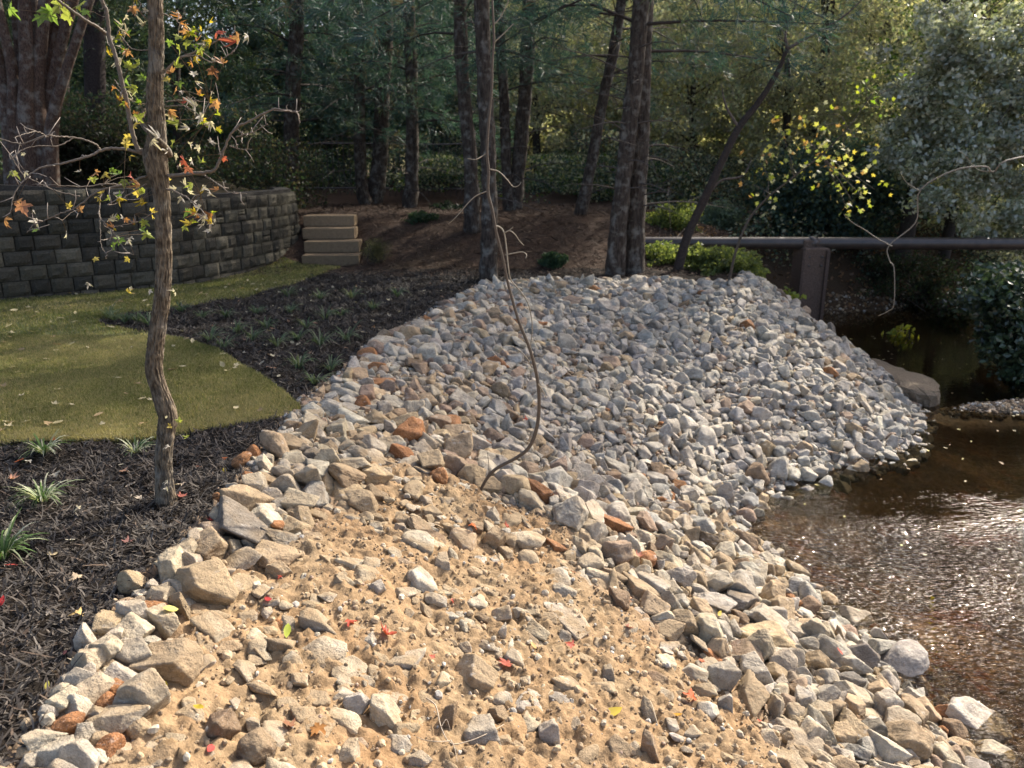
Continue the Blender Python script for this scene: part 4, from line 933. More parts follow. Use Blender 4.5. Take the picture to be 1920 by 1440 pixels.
# dark lower bush overhanging the pool
bush('creek_bush', 'dark green bush hanging low over the pool below the silvery tree', 'bush', [blob_px(1900, 560, 10.2, 80, 60), blob_px(1940, 650, 9.9, 80, 55), blob_px(1880, 520, 10.9, 60, 30), blob_px(1870, 640, 10.6, 38, 40), blob_px(1915, 705, 9.8, 40, 26), blob_px(1840, 560, 11.5, 40, 30)], 15000, .085, [(.045, .075, .04), (.06, .10, .05), (.09, .12, .06), (.03, .05, .03)], matl=M_GLOSSLEAF, group='bushes over the creek', inner=.1)
bush('creek_bush', 'dark tangled bush at the far end of the pool under the pipe', 'bush', [blob_px(1690, 525, 15.8, 100, 50), blob_px(1600, 560, 15.4, 50, 36), blob_px(1790, 585, 14.2, 40, 50)], 22000, .055, [(.035, .05, .03), (.07, .05, .035), (.05, .08, .035)], group='bushes over the creek')
# bright green shrubs
GB = 'green shrubs below the pipe'
bush('green_shrub', 'bright yellow-green shrub below the pipe beside the twin pines', 'shrub', [blob_px(1240, 498, 12.0, 44, 40), blob_px(1262, 425, 13.6, 46, 42)], 15000, .055, [(.16, .20, .055), (.22, .25, .07), (.11, .15, .05)], GB)
bush('green_shrub', 'leafy lime green shrub spilling over the mound crest before the pillar', 'shrub', [blob_px(1345, 500, 11.6, 58, 34), blob_px(1400, 522, 11.4, 34, 26), blob_px(1290, 492, 11.9, 34, 32)], 17000, .06, [(.15, .19, .06), (.20, .23, .07), (.10, .13, .05)], GB)
bush('green_shrub', 'pale blue-green conical shrub just above the pipe', 'shrub', [blob_px(1350, 425, 16.5, 34, 44), blob_px(1322, 435, 16.4, 20, 34)], 9000, .05, [(.16, .22, .15), (.20, .26, .18)], GB)
bush('green_shrub', 'small leafy sprig bush beside the pillar top of the bank', 'shrub', [blob_px(1478, 560, 11.4, 22, 20)], 160, .09, [(.22, .28, .06), (.16, .2, .05)], GB, inner=.1)
bush('low_shrub', 'round dark shrub on the pine straw near the joined pines', 'shrub', [blob_px(790, 416, 13.6, 26, 18)], 3500, .045, [(.03, .06, .035), (.05, .08, .04)], 'small shrubs on the pine straw')
bush('low_shrub', 'pale feathery tuft of a shrub beside the timber steps', 'shrub', [blob_px(706, 470, 11.9, 24, 22)], 2600, .05, [(.16, .17, .08), (.22, .2, .10), (.10, .12, .05)], 'small shrubs on the pine straw', shape=(NEED * np.array([1, 1.6, 1]), NEEDT), inner=.2)
bush('low_shrub', 'round green shrub on the pine straw behind the mound crest', 'shrub', [blob_px(1037, 490, 11.6, 22, 16)], 2600, .045, [(.04, .08, .045), (.06, .1, .05)], 'small shrubs on the pine straw')
bush('low_shrub', 'dark mounded shrub between the brown pine and the bent sapling', 'shrub', [blob_px(838, 405, 15.5, 34, 24)], 4500, .05, [(.02, .035, .03), (.03, .05, .035)], 'small shrubs on the pine straw')
bush('low_shrub', 'weedy sprig with yellow leaves on the bank behind the ledge', 'shrub', [blob_px(1690, 628, 12.4, 26, 22)], 60, .12, [(.38, .36, .04), (.25, .3, .05)], 'bushes over the creek', inner=.1)

# ------------------------------------------------------------------ maple leaves
def maple_outline():
    r = []
    for a, q in [(-90, .12), (-62, .42), (-50, .36), (-30, .62), (-12, .45), (0, .42), (12, .72), (28, .92), (36, .60), (50, .45), (66, .72), (78, .70), (90, 1.05)]: r.append((q * math.cos(R(a)), q * math.sin(R(a))))
    return r + [(-x, y) for x, y in reversed(r[1:-1])]
_o = np.array(maple_outline()); MAPLE = np.column_stack([_o, .16 * np.abs(_o[:, 0]) ** 1.3 + .10 * _o[:, 1] ** 2]); MAPLE = np.vstack([MAPLE, [0, .1, 0]]) * .5
_k = len(_o); MAPLET = np.array([(i, (i + 1) % _k, _k) for i in range(_k)])
def curl(P, a, b): Q = P.copy(); Q[:, 2] += a * P[:, 0] ** 2 * 2 + b * P[:, 1] ** 2 * 1.5; return Q
YEL, YG, GRN, ORG, RED, DRY = (.50, .38, .04), (.32, .37, .04), (.17, .28, .03), (.40, .19, .07), (.38, .07, .04), (.50, .45, .40)

# ------------------------------------------------------------------ the maple close by
TY = 3.40
tw = [(312, 952, 27), (310, 925, 21), (308, 890, 19.5), (307, 850, 19.5), (311, 810, 20.5), (315, 785, 22), (309, 760, 22), (298, 730, 20), (289, 695, 19.5), (291, 655, 19), (297, 610, 18.5), (304, 560, 18), (307, 480, 17.5), (306, 410, 17), (301, 350, 18.5), (294, 315, 24), (291, 292, 25), (294, 262, 20), (294, 235, 18.5), (291, 205, 18.5), (290, 170, 17), (292, 120, 15.8), (293, 60, 15.2), (291, 0, 15), (293, -140, 13), (288, -330, 11), (296, -560, 8)]
P = pxpath([(a, b) for a, b, c in tw], TY); rr = np.array([c for a, b, c in tw]) / FPX * (TY / cp) * .73
P[0, 2] -= .05; rr[:3] *= [1.25, 1.12, 1.04]
def furrow(p, th, r):
    s = np.concatenate([[0], np.cumsum(np.linalg.norm(np.diff(p, axis=0), axis=1))])[:, None]; c, q = np.cos(th)[None], np.sin(th)[None]
    wob = .25 * noise3(c * 1.5 + 0 * s, q * 1.5 + 0 * s, s * 9, 5)
    a = th[None] + wob
    f = noise3(np.cos(a) * 7, np.sin(a) * 7, s * 15, 17); g = noise3(np.cos(a) * 15, np.sin(a) * 15, s * 40, 19)
    big = noise3(c * 1.2 + 0 * s, q * 1.2 + 0 * s, s * 5, 23)
    return .0050 * (.7 - 2.4 * np.abs(f)) + .0022 * (.4 - np.abs(g)) + .0022 * big
maple = thing('maple_tree', 'crooked furrowed maple trunk with a few autumn leaves rising from the dark mulch', 'tree', (P[0, 0], TY, hz(P[0, 0], TY)))
mb = MB(); bc = (.15, .12, .088); tube(mb, P, rr, 110, 760, bc, disp=furrow); put(mb.build('trunk', M_FBARK, None, True), maple)
# the old vine scar wound round the trunk, and the burr
mb = MB(); th = np.linspace(-.6, 3.6, 30); za = at_y(292, 292, TY)[2]; zb = at_y(292, 205, TY)[2]; ca = at_y(291, 250, TY)
tube(mb, np.stack([ca[0] - np.cos(th) * .046, TY - np.sin(th) * .046, zb - (zb - za) * np.linspace(0, 1.0, 30)], -1), np.linspace(.009, .013, 30), 10, None, bc); put(mb.build('wound_stem', M_FBARK, None, True), maple)
BR_ = [ # pixel path with depth, start radius (px), end radius
 ([(270, 285), (257, 277), (245, 233), (237, 187), (227, 147), (217, 107), (205, 67), (200, 23), (192, 0), (180, -60)], 7, 4.2, -.10),
 ([(203, 65), (185, 52), (160, 37), (117, 7), (90, -20), (60, -50)], 4.2, 3, -.22),
 ([(300, 150), (315, 128), (340, 107), (365, 98), (387, 87), (410, 75), (430, 70), (452, 64)], 3.6, 1.0, .15),
 ([(340, 107), (372, 104), (397, 117), (420, 108), (440, 95)], 2, .9, .1),
 ([(275, 290), (227, 278), (190, 282), (167, 293), (123, 305), (77, 315), (50, 333), (27, 363), (20, 400)], 4.5, 1.0, -.28),
 ([(190, 282), (173, 267), (137, 258), (110, 256), (83, 255), (40, 270), (0, 260), (-40, 255)], 2.6, 1.2, -.3),
 ([(137, 258), (110, 273), (73, 274), (40, 282), (20, 300)], 1.8, .8, -.2),
 ([(90, 257), (70, 247), (50, 250), (25, 258)], 1.5, .8, -.2),
 ([(280, 330), (260, 335), (233, 347), (187, 357), (143, 388), (110, 402), (67, 420), (50, 436)], 3.4, 1.0, -.15),
 ([(150, 368), (120, 362), (93, 353), (62, 338), (43, 327), (30, 308), (23, 293)], 1.8, .9, -.1),
 ([(233, 347), (200, 345), (160, 350), (120, 348), (60, 345)], 2, .8, -.2),
 ([(305, 330), (335, 328), (367, 325), (400, 320), (412, 300), (417, 290), (427, 263), (443, 240), (477, 222), (513, 205), (540, 208), (557, 212), (562, 232)], 5.0, 1.6, -.12),
 ([(443, 257), (460, 252), (473, 248), (492, 238), (503, 232)], 2, .8, -.05), ([(430, 273), (440, 277), (450, 280), (472, 280)], 1.8, .8, 0), ([(443, 240), (452, 250), (454, 262)], 1.2, .7, 0),
 ([(367, 326), (385, 330), (400, 340), (415, 350), (430, 360), (463, 363)], 2.6, .9, -.1),
 ([(300, 350), (330, 360), (352, 372), (377, 393), (388, 412), (397, 437)], 3, .9, -.2),
 ([(190, 360), (187, 377), (186, 400), (190, 412), (213, 437), (233, 467), (250, 478)], 2, .9, -.2),
 ([(275, 345), (240, 365), (220, 380), (200, 385)], 2, .8, -.3), ([(310, 190), (340, 188), (365, 190), (400, 192), (415, 195)], 1.8, .7, .1), ([(310, 200), (340, 198), (358, 205), (372, 215), (380, 228)], 1.8, .8, -.1),
 ([(305, 25), (330, 38), (350, 55), (366, 62)], 1.7, .7, .1), ([(280, 40), (262, 22), (250, 5)], 1.7, .7, -.1), ([(278, 95), (250, 92), (230, 75), (213, 73)], 1.6, .8, .1), ([(215, 150), (225, 165), (233, 178), (238, 190)], 1.4, .8, 0),
 ([(186, 400), (188, 430), (190, 460), (200, 478)], 1.2, .7, -.1), ([(285, 400), (260, 415), (240, 420), (213, 425)], 1.6, .7, -.2)]
tips = []
for L, r0, r1, dy in BR_:
    q = pxpath([(a, b, TY + dy * k / (len(L) - 1)) for k, (a, b) in enumerate(L)], TY)
    mb = MB(); n = 8 * len(q); A = catmull(q, n); A[1:] += rng.normal(0, .0012, (n - 1, 3)); tube(mb, A, np.linspace(r0, r1, n) / FPX * TY * .66, 8, None, (.15, .12, .09))
    for _ in range(len(L)):
        i = rng.integers(n // 3, n); e = A[i] + rng.normal(0, .03, 3) + np.array([0, 0, .01]); tube(mb, [A[i], (A[i] + e) / 2 + rng.normal(0, .005, 3), e], np.array([.9, .7, .5]) / FPX * TY, 5, None, (.24, .20, .165)); tips.append(e)
    tips.append(A[-1]); put(mb.build('branch', M_TWIG, None, True), maple)
LP_ = [(90, 18, 50, GRN), (112, 8, 42, YG), (75, 32, 34, GRN), (128, 30, 36, YG), (150, 8, 40, YG), (160, 20, 24, GRN), (20, 15, 40, GRN), (250, 15, 24, ORG), (238, 95, 22, ORG), (270, 48, 22, DRY), (235, 30, 22, DRY),
 (335, 68, 22, YG), (350, 60, 26, ORG), (362, 62, 26, DRY), (335, 88, 26, YG), (376, 90, 28, YG), (350, 80, 26, YG), (408, 62, 30, RED), (443, 78, 34, RED), (447, 70, 26, ORG), (465, 66, 30, DRY), (420, 118, 30, ORG), (400, 130, 30, (.3, .12, .06)), (368, 108, 26, DRY), (318, 78, 20, GRN),
 (240, 125, 28, YG), (236, 148, 28, GRN), (262, 120, 30, YG), (228, 110, 22, DRY), (270, 145, 24, GRN), (256, 165, 26, YG), (245, 170, 24, (.3, .3, .06)), (320, 135, 30, ORG), (330, 125, 24, YG), (365, 138, 34, DRY), (315, 148, 22, YEL), (335, 155, 22, GRN), (330, 168, 26, ORG), (342, 172, 20, DRY),
 (258, 220, 28, YG), (250, 235, 22, YEL), (240, 255, 26, YEL), (236, 268, 26, YEL), (322, 218, 30, YEL), (335, 230, 28, YG), (318, 208, 22, ORG), (378, 218, 40, DRY), (368, 200, 28, DRY), (395, 228, 24, DRY), (355, 240, 24, DRY), (405, 192, 30, ORG), (350, 190, 22, RED),
 (245, 293, 18, YEL), (285, 262, 36, DRY), (300, 258, 34, DRY), (315, 280, 32, DRY), (330, 290, 28, DRY), (325, 268, 24, YG), (345, 300, 32, RED), (352, 315, 28, (.34, .10, .07)), (335, 312, 24, DRY), (360, 300, 26, DRY), (378, 305, 18, YG), (420, 295, 20, RED), (372, 275, 24, DRY), (355, 270, 22, DRY),
 (195, 325, 26, YEL), (180, 322, 20, ORG), (225, 325, 30, GRN), (232, 338, 24, YG), (175, 335, 22, YG), (210, 318, 22, GRN), (195, 360, 26, YEL), (185, 370, 22, YEL), (205, 368, 22, YG), (150, 320, 20, DRY), (262, 345, 26, ORG), (270, 360, 28, YG), (258, 362, 22, YEL), (246, 330, 20, RED),
 (315, 338, 20, YEL), (345, 345, 28, DRY), (362, 345, 24, YG), (330, 355, 22, DRY), (355, 360, 24, DRY), (380, 350, 24, DRY), (395, 362, 22, DRY), (410, 355, 20, ORG), (340, 370, 24, DRY), (360, 380, 26, DRY), (350, 395, 28, GRN), (375, 388, 26, DRY), (385, 405, 24, DRY), (380, 420, 22, DRY), (392, 432, 24, DRY),
 (355, 418, 30, YEL), (345, 425, 20, YG), (270, 415, 24, YG), (275, 438, 28, YG), (265, 430, 18, GRN), (283, 395, 20, YEL), (285, 405, 16, YEL), (130, 388, 20, YEL), (148, 392, 22, ORG), (125, 438, 30, DRY), (70, 415, 30, DRY), (68, 432, 18, GRN), (40, 385, 40, (.38, .16, .10)), (30, 378, 26, ORG), (8, 412, 32, ORG), (62, 395, 22, DRY), (25, 322, 26, (.2, .22, .06)), (48, 322, 26, DRY), (45, 288, 16, DRY),
 (240, 450, 22, DRY), (225, 448, 26, GRN), (212, 460, 24, GRN), (205, 438, 18, DRY), (245, 445, 18, DRY), (238, 545, 18, YEL), (245, 540, 20, DRY), (178, 485, 18, YEL), (165, 530, 22, DRY), (326, 545, 22, DRY), (281, 545, 20, DRY), (240, 485, 18, YEL), (402, 412, 14, DRY),
 (312, 782, 16, DRY), (335, 790, 18, YG), (318, 800, 16, YEL), (352, 820, 20, YG), (315, 835, 14, DRY), (314, 902, 15, DRY), (312, 917, 16, DRY), (330, 550, 16, DRY)]
fb = MB()
for (x, y, w_, c) in LP_:
    hang = y > 470
    dd = TY + (rng.uniform(-.25, .15) if not hang else -.07); p = at_y(x, y, dd)
    if hang and y > 760: p[1] = TY - .065
    n0 = sph(1)[0] * .8 + np.array([-.1, -.9, .15]); n0 /= np.linalg.norm(n0); tip = rng.normal(0, .7, 3) + np.array([0, 0, -.8]); tip -= (tip @ n0) * n0; tip /= np.linalg.norm(tip); M = np.stack([np.cross(tip, n0), tip, n0], -1)[None]
    sz = w_ / FPX * dd * (.95 if c is DRY else 1.02)
    Q_ = curl(MAPLE, rng.uniform(-1.6, 2.2) * (1.5 if c is DRY else 1), rng.uniform(-1.2, 1.6)); 
    if c is DRY: Q_[:, 0] *= rng.uniform(.35, .75)
    cc = np.tile(c, (len(Q_), 1)) * rng.uniform(.7, 1.1); cc = cc * .8 + .2 * cc.mean(); cc = cc * (1 + .3 * rng.uniform(-1, 1, (len(Q_), 1)))
    V = (Q_ * sz) @ M[0].T + p; mb_ = (V, MAPLET); fb.add(V, None, MAPLET, cc)
    # stalk to the nearest twig
    if not hang:
        d2 = ((np.array(tips) - p) ** 2).sum(1); e = np.array(tips)[np.argmin(d2)]
        tube(fb, [V[-1], (V[-1] + e) / 2 + np.array([0, 0, .008]), e], [.0009, .0008, .0011], 4, None, (.16, .11, .07))
te = np.array(tips); tx, ty_, _ = project(te); te = te[(tx > 205) & (tx < 400) & (ty_ < 430)]; te = np.vstack([te, te + rng.normal(0, .03, te.shape)])
for e in te[rng.random(len(te)) < .75]:
    for _ in range(rng.integers(1, 3)):
        c = [DRY, DRY, YG, YEL, ORG, GRN][rng.integers(6)]; Q_ = curl(MAPLE, rng.uniform(-1, 3), rng.uniform(-1, 1.5)); Q_[:, 0] *= rng.uniform(.4, 1); M = rand_rot(1)[0]; sz = rng.uniform(.03, .055)
        V = (Q_ * sz) @ M.T + e; V += e - V[0]; fb.add(V, None, MAPLET, np.tile(c, (len(Q_), 1)) * rng.uniform(.6, 1.1))
put(fb.build('foliage', M_LEAF), maple)
# its upper crown, above the frame: small and sparse
fb = MB(); cen = np.array([P[-1, 0], TY, 3.9]) + sph(60) * np.array([.8, .8, .9]); PP_ = cluster_points(cen, .2, 14)
scatter(fb, MAPLE, PP_, rng.uniform(.05, .09, len(PP_)), rand_rot(len(PP_)), pick([YEL, YG, GRN, ORG, DRY], len(PP_)), tris=MAPLET); put(fb.build('crown', M_LEAF), maple)

# ------------------------------------------------------------------ bent sapling rooted in the stones
b = hit(893, 922); SY = b[1]
ML = [(893, 924), (913, 897), (933, 877), (970, 857), (993, 837), (1007, 800), (1011, 753), (1007, 707), (993, 653), (973, 603), (953, 533), (942, 480), (930, 433), (923, 393), (915, 360), (916, 320), (913, 283), (917, 217), (922, 167), (923, 117), (926, 77), (925, 40), (923, 0), (920, -60), (925, -200)]
WD = [2.6, 3.6, 3.8, 3.8, 4, 4, 3.8, 3.6, 3.3, 3, 2.8, 2.6, 2.8, 3, 3.1, 3, 2.8, 2.6, 2.5, 2.4, 2.3, 2.1, 2, 1.8, 1.2]
sap = thing('bent_sapling', 'thin bare bent sapling curving up out of the stones at the bank edge', 'sapling', tuple(b))
mb = MB(); q = pxpath([(x, y, SY - .10 * min(k, 8) / 8) for k, (x, y) in enumerate(ML)], SY); q[0, 2] -= .04
colr = np.repeat(np.linspace(0, 1, 200)[:, None], 1, 1)
tube(mb, q, np.array(WD) / FPX * SY * .92, 9, 200, (.10, .075, .052)); put(mb.build('stem', M_TWIG, None, True), sap)
for L in ([(913, 285), (905, 292), (892, 299), (877, 297)], [(917, 317), (935, 322), (950, 336), (962, 350), (972, 348), (977, 341)], [(914, 358), (893, 367), (878, 380), (863, 398), (852, 410), (840, 421)],
          [(928, 423), (938, 427), (945, 437), (949, 462), (953, 500), (958, 525), (975, 545), (990, 570), (997, 600), (998, 625), (995, 653)], [(945, 437), (955, 432), (965, 438), (973, 450), (982, 460)], [(955, 432), (962, 425)], [(948, 478), (965, 474), (980, 472), (987, 476), (985, 482)],
          [(925, 47), (938, 32), (952, 5), (955, -20)], [(926, 80), (945, 62), (963, 43)], [(998, 690), (985, 668), (965, 652), (945, 645)], [(1009, 720), (1018, 735), (1025, 750)], [(913, 897), (917, 880), (914, 848)]):
    mb = MB(); q = pxpath(L, SY - .1 if L[0][1] < 800 else SY); q[1:, 1] += rng.normal(0, .03, len(q) - 1).cumsum() * .5; r = 1.9 if len(L) > 8 else 1.5
    tube(mb, q, np.linspace(r, r * .55, len(q)) / FPX * SY * .8, 7, 40, (.25, .21, .15)); put(mb.build('twig', M_TWIG, None, True), sap)
mb = MB()
for L, r in (([(800, 1330), (818, 1352), (828, 1385), (846, 1410), (880, 1415), (915, 1402), (945, 1375)], .0028), ([(846, 1412), (820, 1420), (795, 1408), (775, 1395)], .002), ([(846, 1410), (853, 1432), (858, 1450)], .002), ([(828, 1385), (838, 1378), (845, 1390)], .0016)):
    Pq = np.array([hit(x, y) + np.array([0, 0, .05 + .015 * math.sin(k * 1.7)]) for k, (x, y) in enumerate(L)]); tube(mb, Pq, np.linspace(r, r * .5, len(Pq)), 6, 40, (.36, .29, .21))
setp(mb.build('dry_twig', M_TWIG, None, True), 'dry forked twig lying over the grey stones at the bottom of the bank', 'twig')

# ------------------------------------------------------------------ slender maple with yellow leaves over the mound
YY = 10.2
q = pxpath([(1366, 520), (1380, 470), (1405, 410), (1440, 370), (1490, 330), (1540, 290), (1590, 240), (1625, 190)], YY); q[0, 2] = hz(q[0, 0], q[0, 1]) - .03
ym = thing('yellow_maple', 'slender young maple with yellow and lime leaves reaching over the creek', 'tree', tuple(q[0]))
mb = MB(); tube(mb, q, np.linspace(.020, .005, len(q)), 8, 40, (.08, .065, .05)); put(mb.build('trunk', M_BARK, None, True), ym)
CL = [(1435, 378, 16, 8), (1440, 350, 26, 8), (1410, 345, 22, 6), (1420, 292, 26, 8), (1465, 250, 40, 16), (1480, 300, 40, 22), (1500, 270, 40, 24), (1520, 300, 34, 18), (1545, 235, 36, 16), (1560, 280, 34, 14), (1590, 290, 40, 18), (1600, 310, 30, 14), (1530, 320, 30, 12), (1570, 335, 36, 12), (1610, 345, 28, 10), (1640, 355, 24, 9), (1600, 380, 26, 12), (1590, 395, 14, 6), (1625, 375, 18, 5), (1615, 260, 30, 12), (1550, 215, 26, 8), (1630, 180, 20, 9), (1620, 150, 16, 6), (1650, 200, 20, 6), (1700, 150, 14, 4), (1480, 235, 20, 6)]
fb = MB(); bb = MB(); cols = []
for (x, y, r, k) in CL:
    c = at_y(x, y, YY); i = int(np.argmin(((q - c) ** 2).sum(1))); tube(bb, [q[i], (q[i] + c) / 2 + rng.normal(0, .04, 3), c], [.006, .004, .002], 5, 8, (.12, .10, .08))
    k = int(k * 1.15); pts = c + sph(k) * 1.25 * r / FPX * YY * np.array([1, .8, .8]); 
    pal = [GRN, YG] if y < 205 and x > 1580 else [(.44, .36, .07), YG, (.26, .3, .09), (.36, .22, .09), (.26, .3, .09), (.38, .38, .10), (.45, .42, .22), (.40, .40, .30)]
    scatter(fb, MAPLE, pts, rng.uniform(.06, .11, k), rand_rot(k), pick(pal, k), tris=MAPLET)
put(bb.build('branch', M_BARK, None, True), ym); put(fb.build('foliage', M_LEAF), ym)

# ------------------------------------------------------------------ tall trees whose crowns shade the bank from above the frame
def shade(Lc, t, z, rx, rz, label, n, per, base_z=None, pal=OL, Ls=.11):
    s2 = np.array([.7071, .7071]); nn = np.array([-.7071, .7071]); c = s2 * t + nn * Lc; g = hz(c[0], c[1]); b = np.array([c[0], c[1], g])
    limb_tree('tall_tree', label, 'tree', b, [b, b + np.array([.2, .1, (z - g) * .5]), b + np.array([.1, .3, z - g + rz * .7])], .17, .03, [(c[0], c[1], z)], [(rx, rx, rz)], n, per, Ls, pal, (.05, .042, .036), 'tall trees over the far bank', clr=.5, nl=24, seg=12)
shade(5.6, 17.0, 9.4, 2.6, 2.0, 'tall tree whose dark trunk stands on the far bank beyond the pillar', 64, 44)
shade(9.2, 20, 10.5, 3.0, 2.6, 'tall tree with a straight trunk deep behind the pipe', 120, 48)
shade(5.8, 21, 12.8, 2.6, 2.4, 'tall tree with a straight trunk behind the silvery tree', 110, 46)

# ------------------------------------------------------------------ grass-like clumps of liriope
def clump(x, y, r, nb, cols, p, label, group, matl=M_GRASS, wd=.004):
    z = float(gz(np.array([x]), np.array([y]))[0]); mb = MB()
    for k in range(nb):
        az = rng.uniform(0, 6.28); L = r * rng.uniform(.7, 1.3); d = np.array([math.cos(az), math.sin(az)]); u = np.linspace(0, 1, 6); out = L * (u ** 1.1) * rng.uniform(.45, 1.0); hgt = L * 1.25 * (u - .72 * u * u * rng.uniform(.6, 1.35)); c = np.stack([x + d[0] * (.012 + out), y + d[1] * (.012 + out), z + hgt], -1)
        ww = wd * np.array([.8, 1, 1, .85, .6, .1]); s = np.array([-d[1], d[0], .2]); cc = np.asarray(cols)[rng.choice(len(cols), p=p)] * rng.uniform(.75, 1.2)
        V = np.stack([c - s * ww[:, None], c + s * ww[:, None]], 1).reshape(-1, 3); mb.add(V, [(2 * i, 2 * i + 1, 2 * i + 3, 2 * i + 2) for i in range(5)], None, cc)
    o = mb.build('liriope_clump', matl); return setp(o, label, 'grass clump', group)
VC = [(.34, .38, .22), (.10, .17, .05), (.55, .55, .40), (.06, .10, .035)]
for (px, py, r, nb, lb) in ((85, 858, .15, 62, 'striped liriope clump in the mulch just below the lawn edge'), (255, 850, .11, 46, 'small striped liriope clump between the lawn edge and the maple trunk'), (82, 950, .155, 80, 'large pale striped liriope clump alone in the open mulch'), (6, 1050, .17, 75, 'dark green liriope clump cut by the picture edge in the mulch')):
    q = hit(px, py); dk = 'dark' in lb; clump(q[0], q[1], r, nb, VC, [.25, .3, .3, .15] if not dk else [.1, .5, .05, .35], lb, 'liriope clumps in the near mulch')
LQ = sorted([(215, 603), (235, 606), (258, 604), (205, 598), (280, 612), (395, 640), (420, 655), (445, 625), (475, 640), (500, 615), (520, 650), (560, 640), (575, 615), (600, 650), (610, 600), (545, 590), (480, 590), (425, 600), (380, 600), (340, 590), (640, 590), (660, 560), (600, 560), (540, 555), (620, 690), (560, 690), (590, 720), (650, 640), (700, 580), (745, 560)])
LN = {}
for (px, py) in LQ:
    zn = 'in the pointed end of the dark bed' if px < 300 else ('in the dark bed along the lawn curve' if py > 612 else 'in the far half of the dark bed')
    LN[zn] = LN.get(zn, 0) + 1; q = at_z(px, py, 0); clump(q[0], q[1], .17 * rng.uniform(.8, 1.2), 34, [(.07, .11, .06), (.12, .16, .09), (.18, .2, .13)], [.5, .35, .15], f"sparse liriope clump {zn}, {ORD[LN[zn] - 1]} from the tip", 'liriope clumps in the dark bed', wd=.0045)

# ------------------------------------------------------------------ fallen leaves
LS = []
for v in range(8):
    Q_ = curl(MAPLE, rng.uniform(-1, 1.6), rng.uniform(-1, 1.4)); Q_[:, 2] += rng.normal(0, .02, len(Q_)); Q_[:, 2] -= Q_[:, 2].min(); LS.append(Q_)
OV = np.array([[0, -.5, .02], [.17, -.3, .05], [.24, 0, .09], [.15, .32, .06], [0, .55, .12], [-.15, .32, .07], [-.24, 0, .05], [-.17, -.3, .03], [0, 0, 0]]); OVT = np.array([(i, (i + 1) % 8, 8) for i in range(8)])
lmesh = {}
def leaf_on(x, y, size, colr, shp, label, group, lift=.006, z=None):
    key = (shp if shp < 8 else 9, tuple(colr))
    if key not in lmesh:
        Vq, Tq = (LS[shp], MAPLET) if shp < 8 else (OV, OVT); o = mesh_np('leaf_shape', Vq, Tq, M_DEAD, np.tile(colr, (len(Vq), 1)) * rng.uniform(.75, 1.15, (len(Vq), 1)), True); lmesh[key] = o.data; bpy.data.objects.remove(o)
    o = bpy.data.objects.new('fallen_leaf', lmesh[key]); C.objects.link(o); zz = float(gz(np.array([x]), np.array([y]))[0]) + lift if z is None else z
    nv = Vector(nrm(x, y)) + Vector(rng.normal(0, .22, 3)); q = nv.to_track_quat('Z', 'Y').to_matrix().to_4x4() @ Matrix.Rotation(rng.uniform(0, 6.28), 4, 'Z'); o.matrix_world = Matrix.Translation((x, y, zz)) @ q @ Matrix.Scale(size, 4); return setp(o, label, 'leaf', group)
def top_at(px, py):   # highest of ground and stones near the spot
    q = hit(px, py); d = np.hypot(PP[:, 0] - q[0], PP[:, 1] - q[1]); z = float(gz(np.array([q[0]]), np.array([q[1]]))[0])
    for k in np.nonzero(d < .12)[0]:
        s = STONES[k]; rr_ = max(s['s'][0], s['s'][1]) * .8
        if d[k] < rr_: z = max(z, s['p'][2] + s['s'][2] * SHAPES[s['kind']][0].sc[2] * .8)
    return q, z
NEARL = [(727, 1205, 42, 0, RED, 'large crumpled scarlet maple leaf'), (653, 1182, 30, 1, RED, 'red maple leaf with a pale edge'), (952, 1250, 40, 2, (.34, .08, .05), 'dull crimson maple leaf'), (1068, 1221, 24, 3, RED, 'small bright red leaf'), (1293, 1322, 34, 4, (.50, .09, .02), 'orange-red maple leaf'), (1425, 1353, 16, 5, RED, 'tiny red leaf'), (886, 1015, 20, 1, (.50, .12, .03), 'small orange leaf'), (951, 1022, 18, 0, RED, 'small red leaf standing on edge'),
 (845, 1133, 14, 3, RED, 'tiny scarlet leaf'), (397, 1420, 26, 9, (.42, .06, .05), 'oval dark red leaf'), (503, 1134, 26, 9, (.30, .03, .03), 'wine red oval leaf'), (600, 1386, 44, 5, (.34, .16, .05), 'curled brown and orange leaf'), (545, 1378, 34, 6, (.22, .10, .05), 'crumpled brown leaf'), (1147, 1351, 36, 9, YEL, 'pale yellow oval leaf'), (1268, 1346, 18, 9, (.5, .26, .03), 'small amber leaf'), (1347, 1173, 14, 9, YEL, 'tiny yellow leaf'), (1315, 1245, 14, 2, (.5, .12, .04), 'tiny orange leaf'), (809, 1245, 16, 3, RED, 'small ruby leaf'), (1000, 1220, 16, 9, (.5, .3, .1), 'small straw coloured leaf'), (310, 1301, 22, 9, YEL, 'golden oval leaf'), (325, 1182, 30, 9, (.5, .45, .12), 'pale yellow oval leaf'), (540, 1199, 26, 9, YG, 'yellow-green oval leaf'), (375, 1341, 20, 9, YEL, 'thin yellow leaf'), (527, 1090, 14, 3, RED, 'little red leaf'), (985, 810, 14, 1, RED, 'red leaf'), (1195, 1075, 20, 0, (.3, .10, .06), 'rusty brown leaf'), (1570, 1255, 16, 9, RED, 'small red leaf'), (1175, 1192, 22, 6, (.22, .08, .05), 'dark brown leaf')]
wh = ['lying on the tan sand near the bottom of the bank', 'lying higher up on the sandy bank']
for k, (px, py, wd, sh, c, lb) in enumerate(NEARL):
    q, z = top_at(px, py); d = project(q)[2][0]; place_ = 'on the sand beside the mulch' if px < 560 else ('among the grey stones by the creek' if px > 1230 else ('low on the tan sand slope' if py > 1190 else 'high on the stony slope'))
    if py < 960: place_ = 'among the stones below the bent sapling'
    leaf_on(q[0], q[1], wd / FPX * d * 1.15, c, sh, lb + ' ' + place_, 'autumn leaves on the sandy bank', z=z + .004)
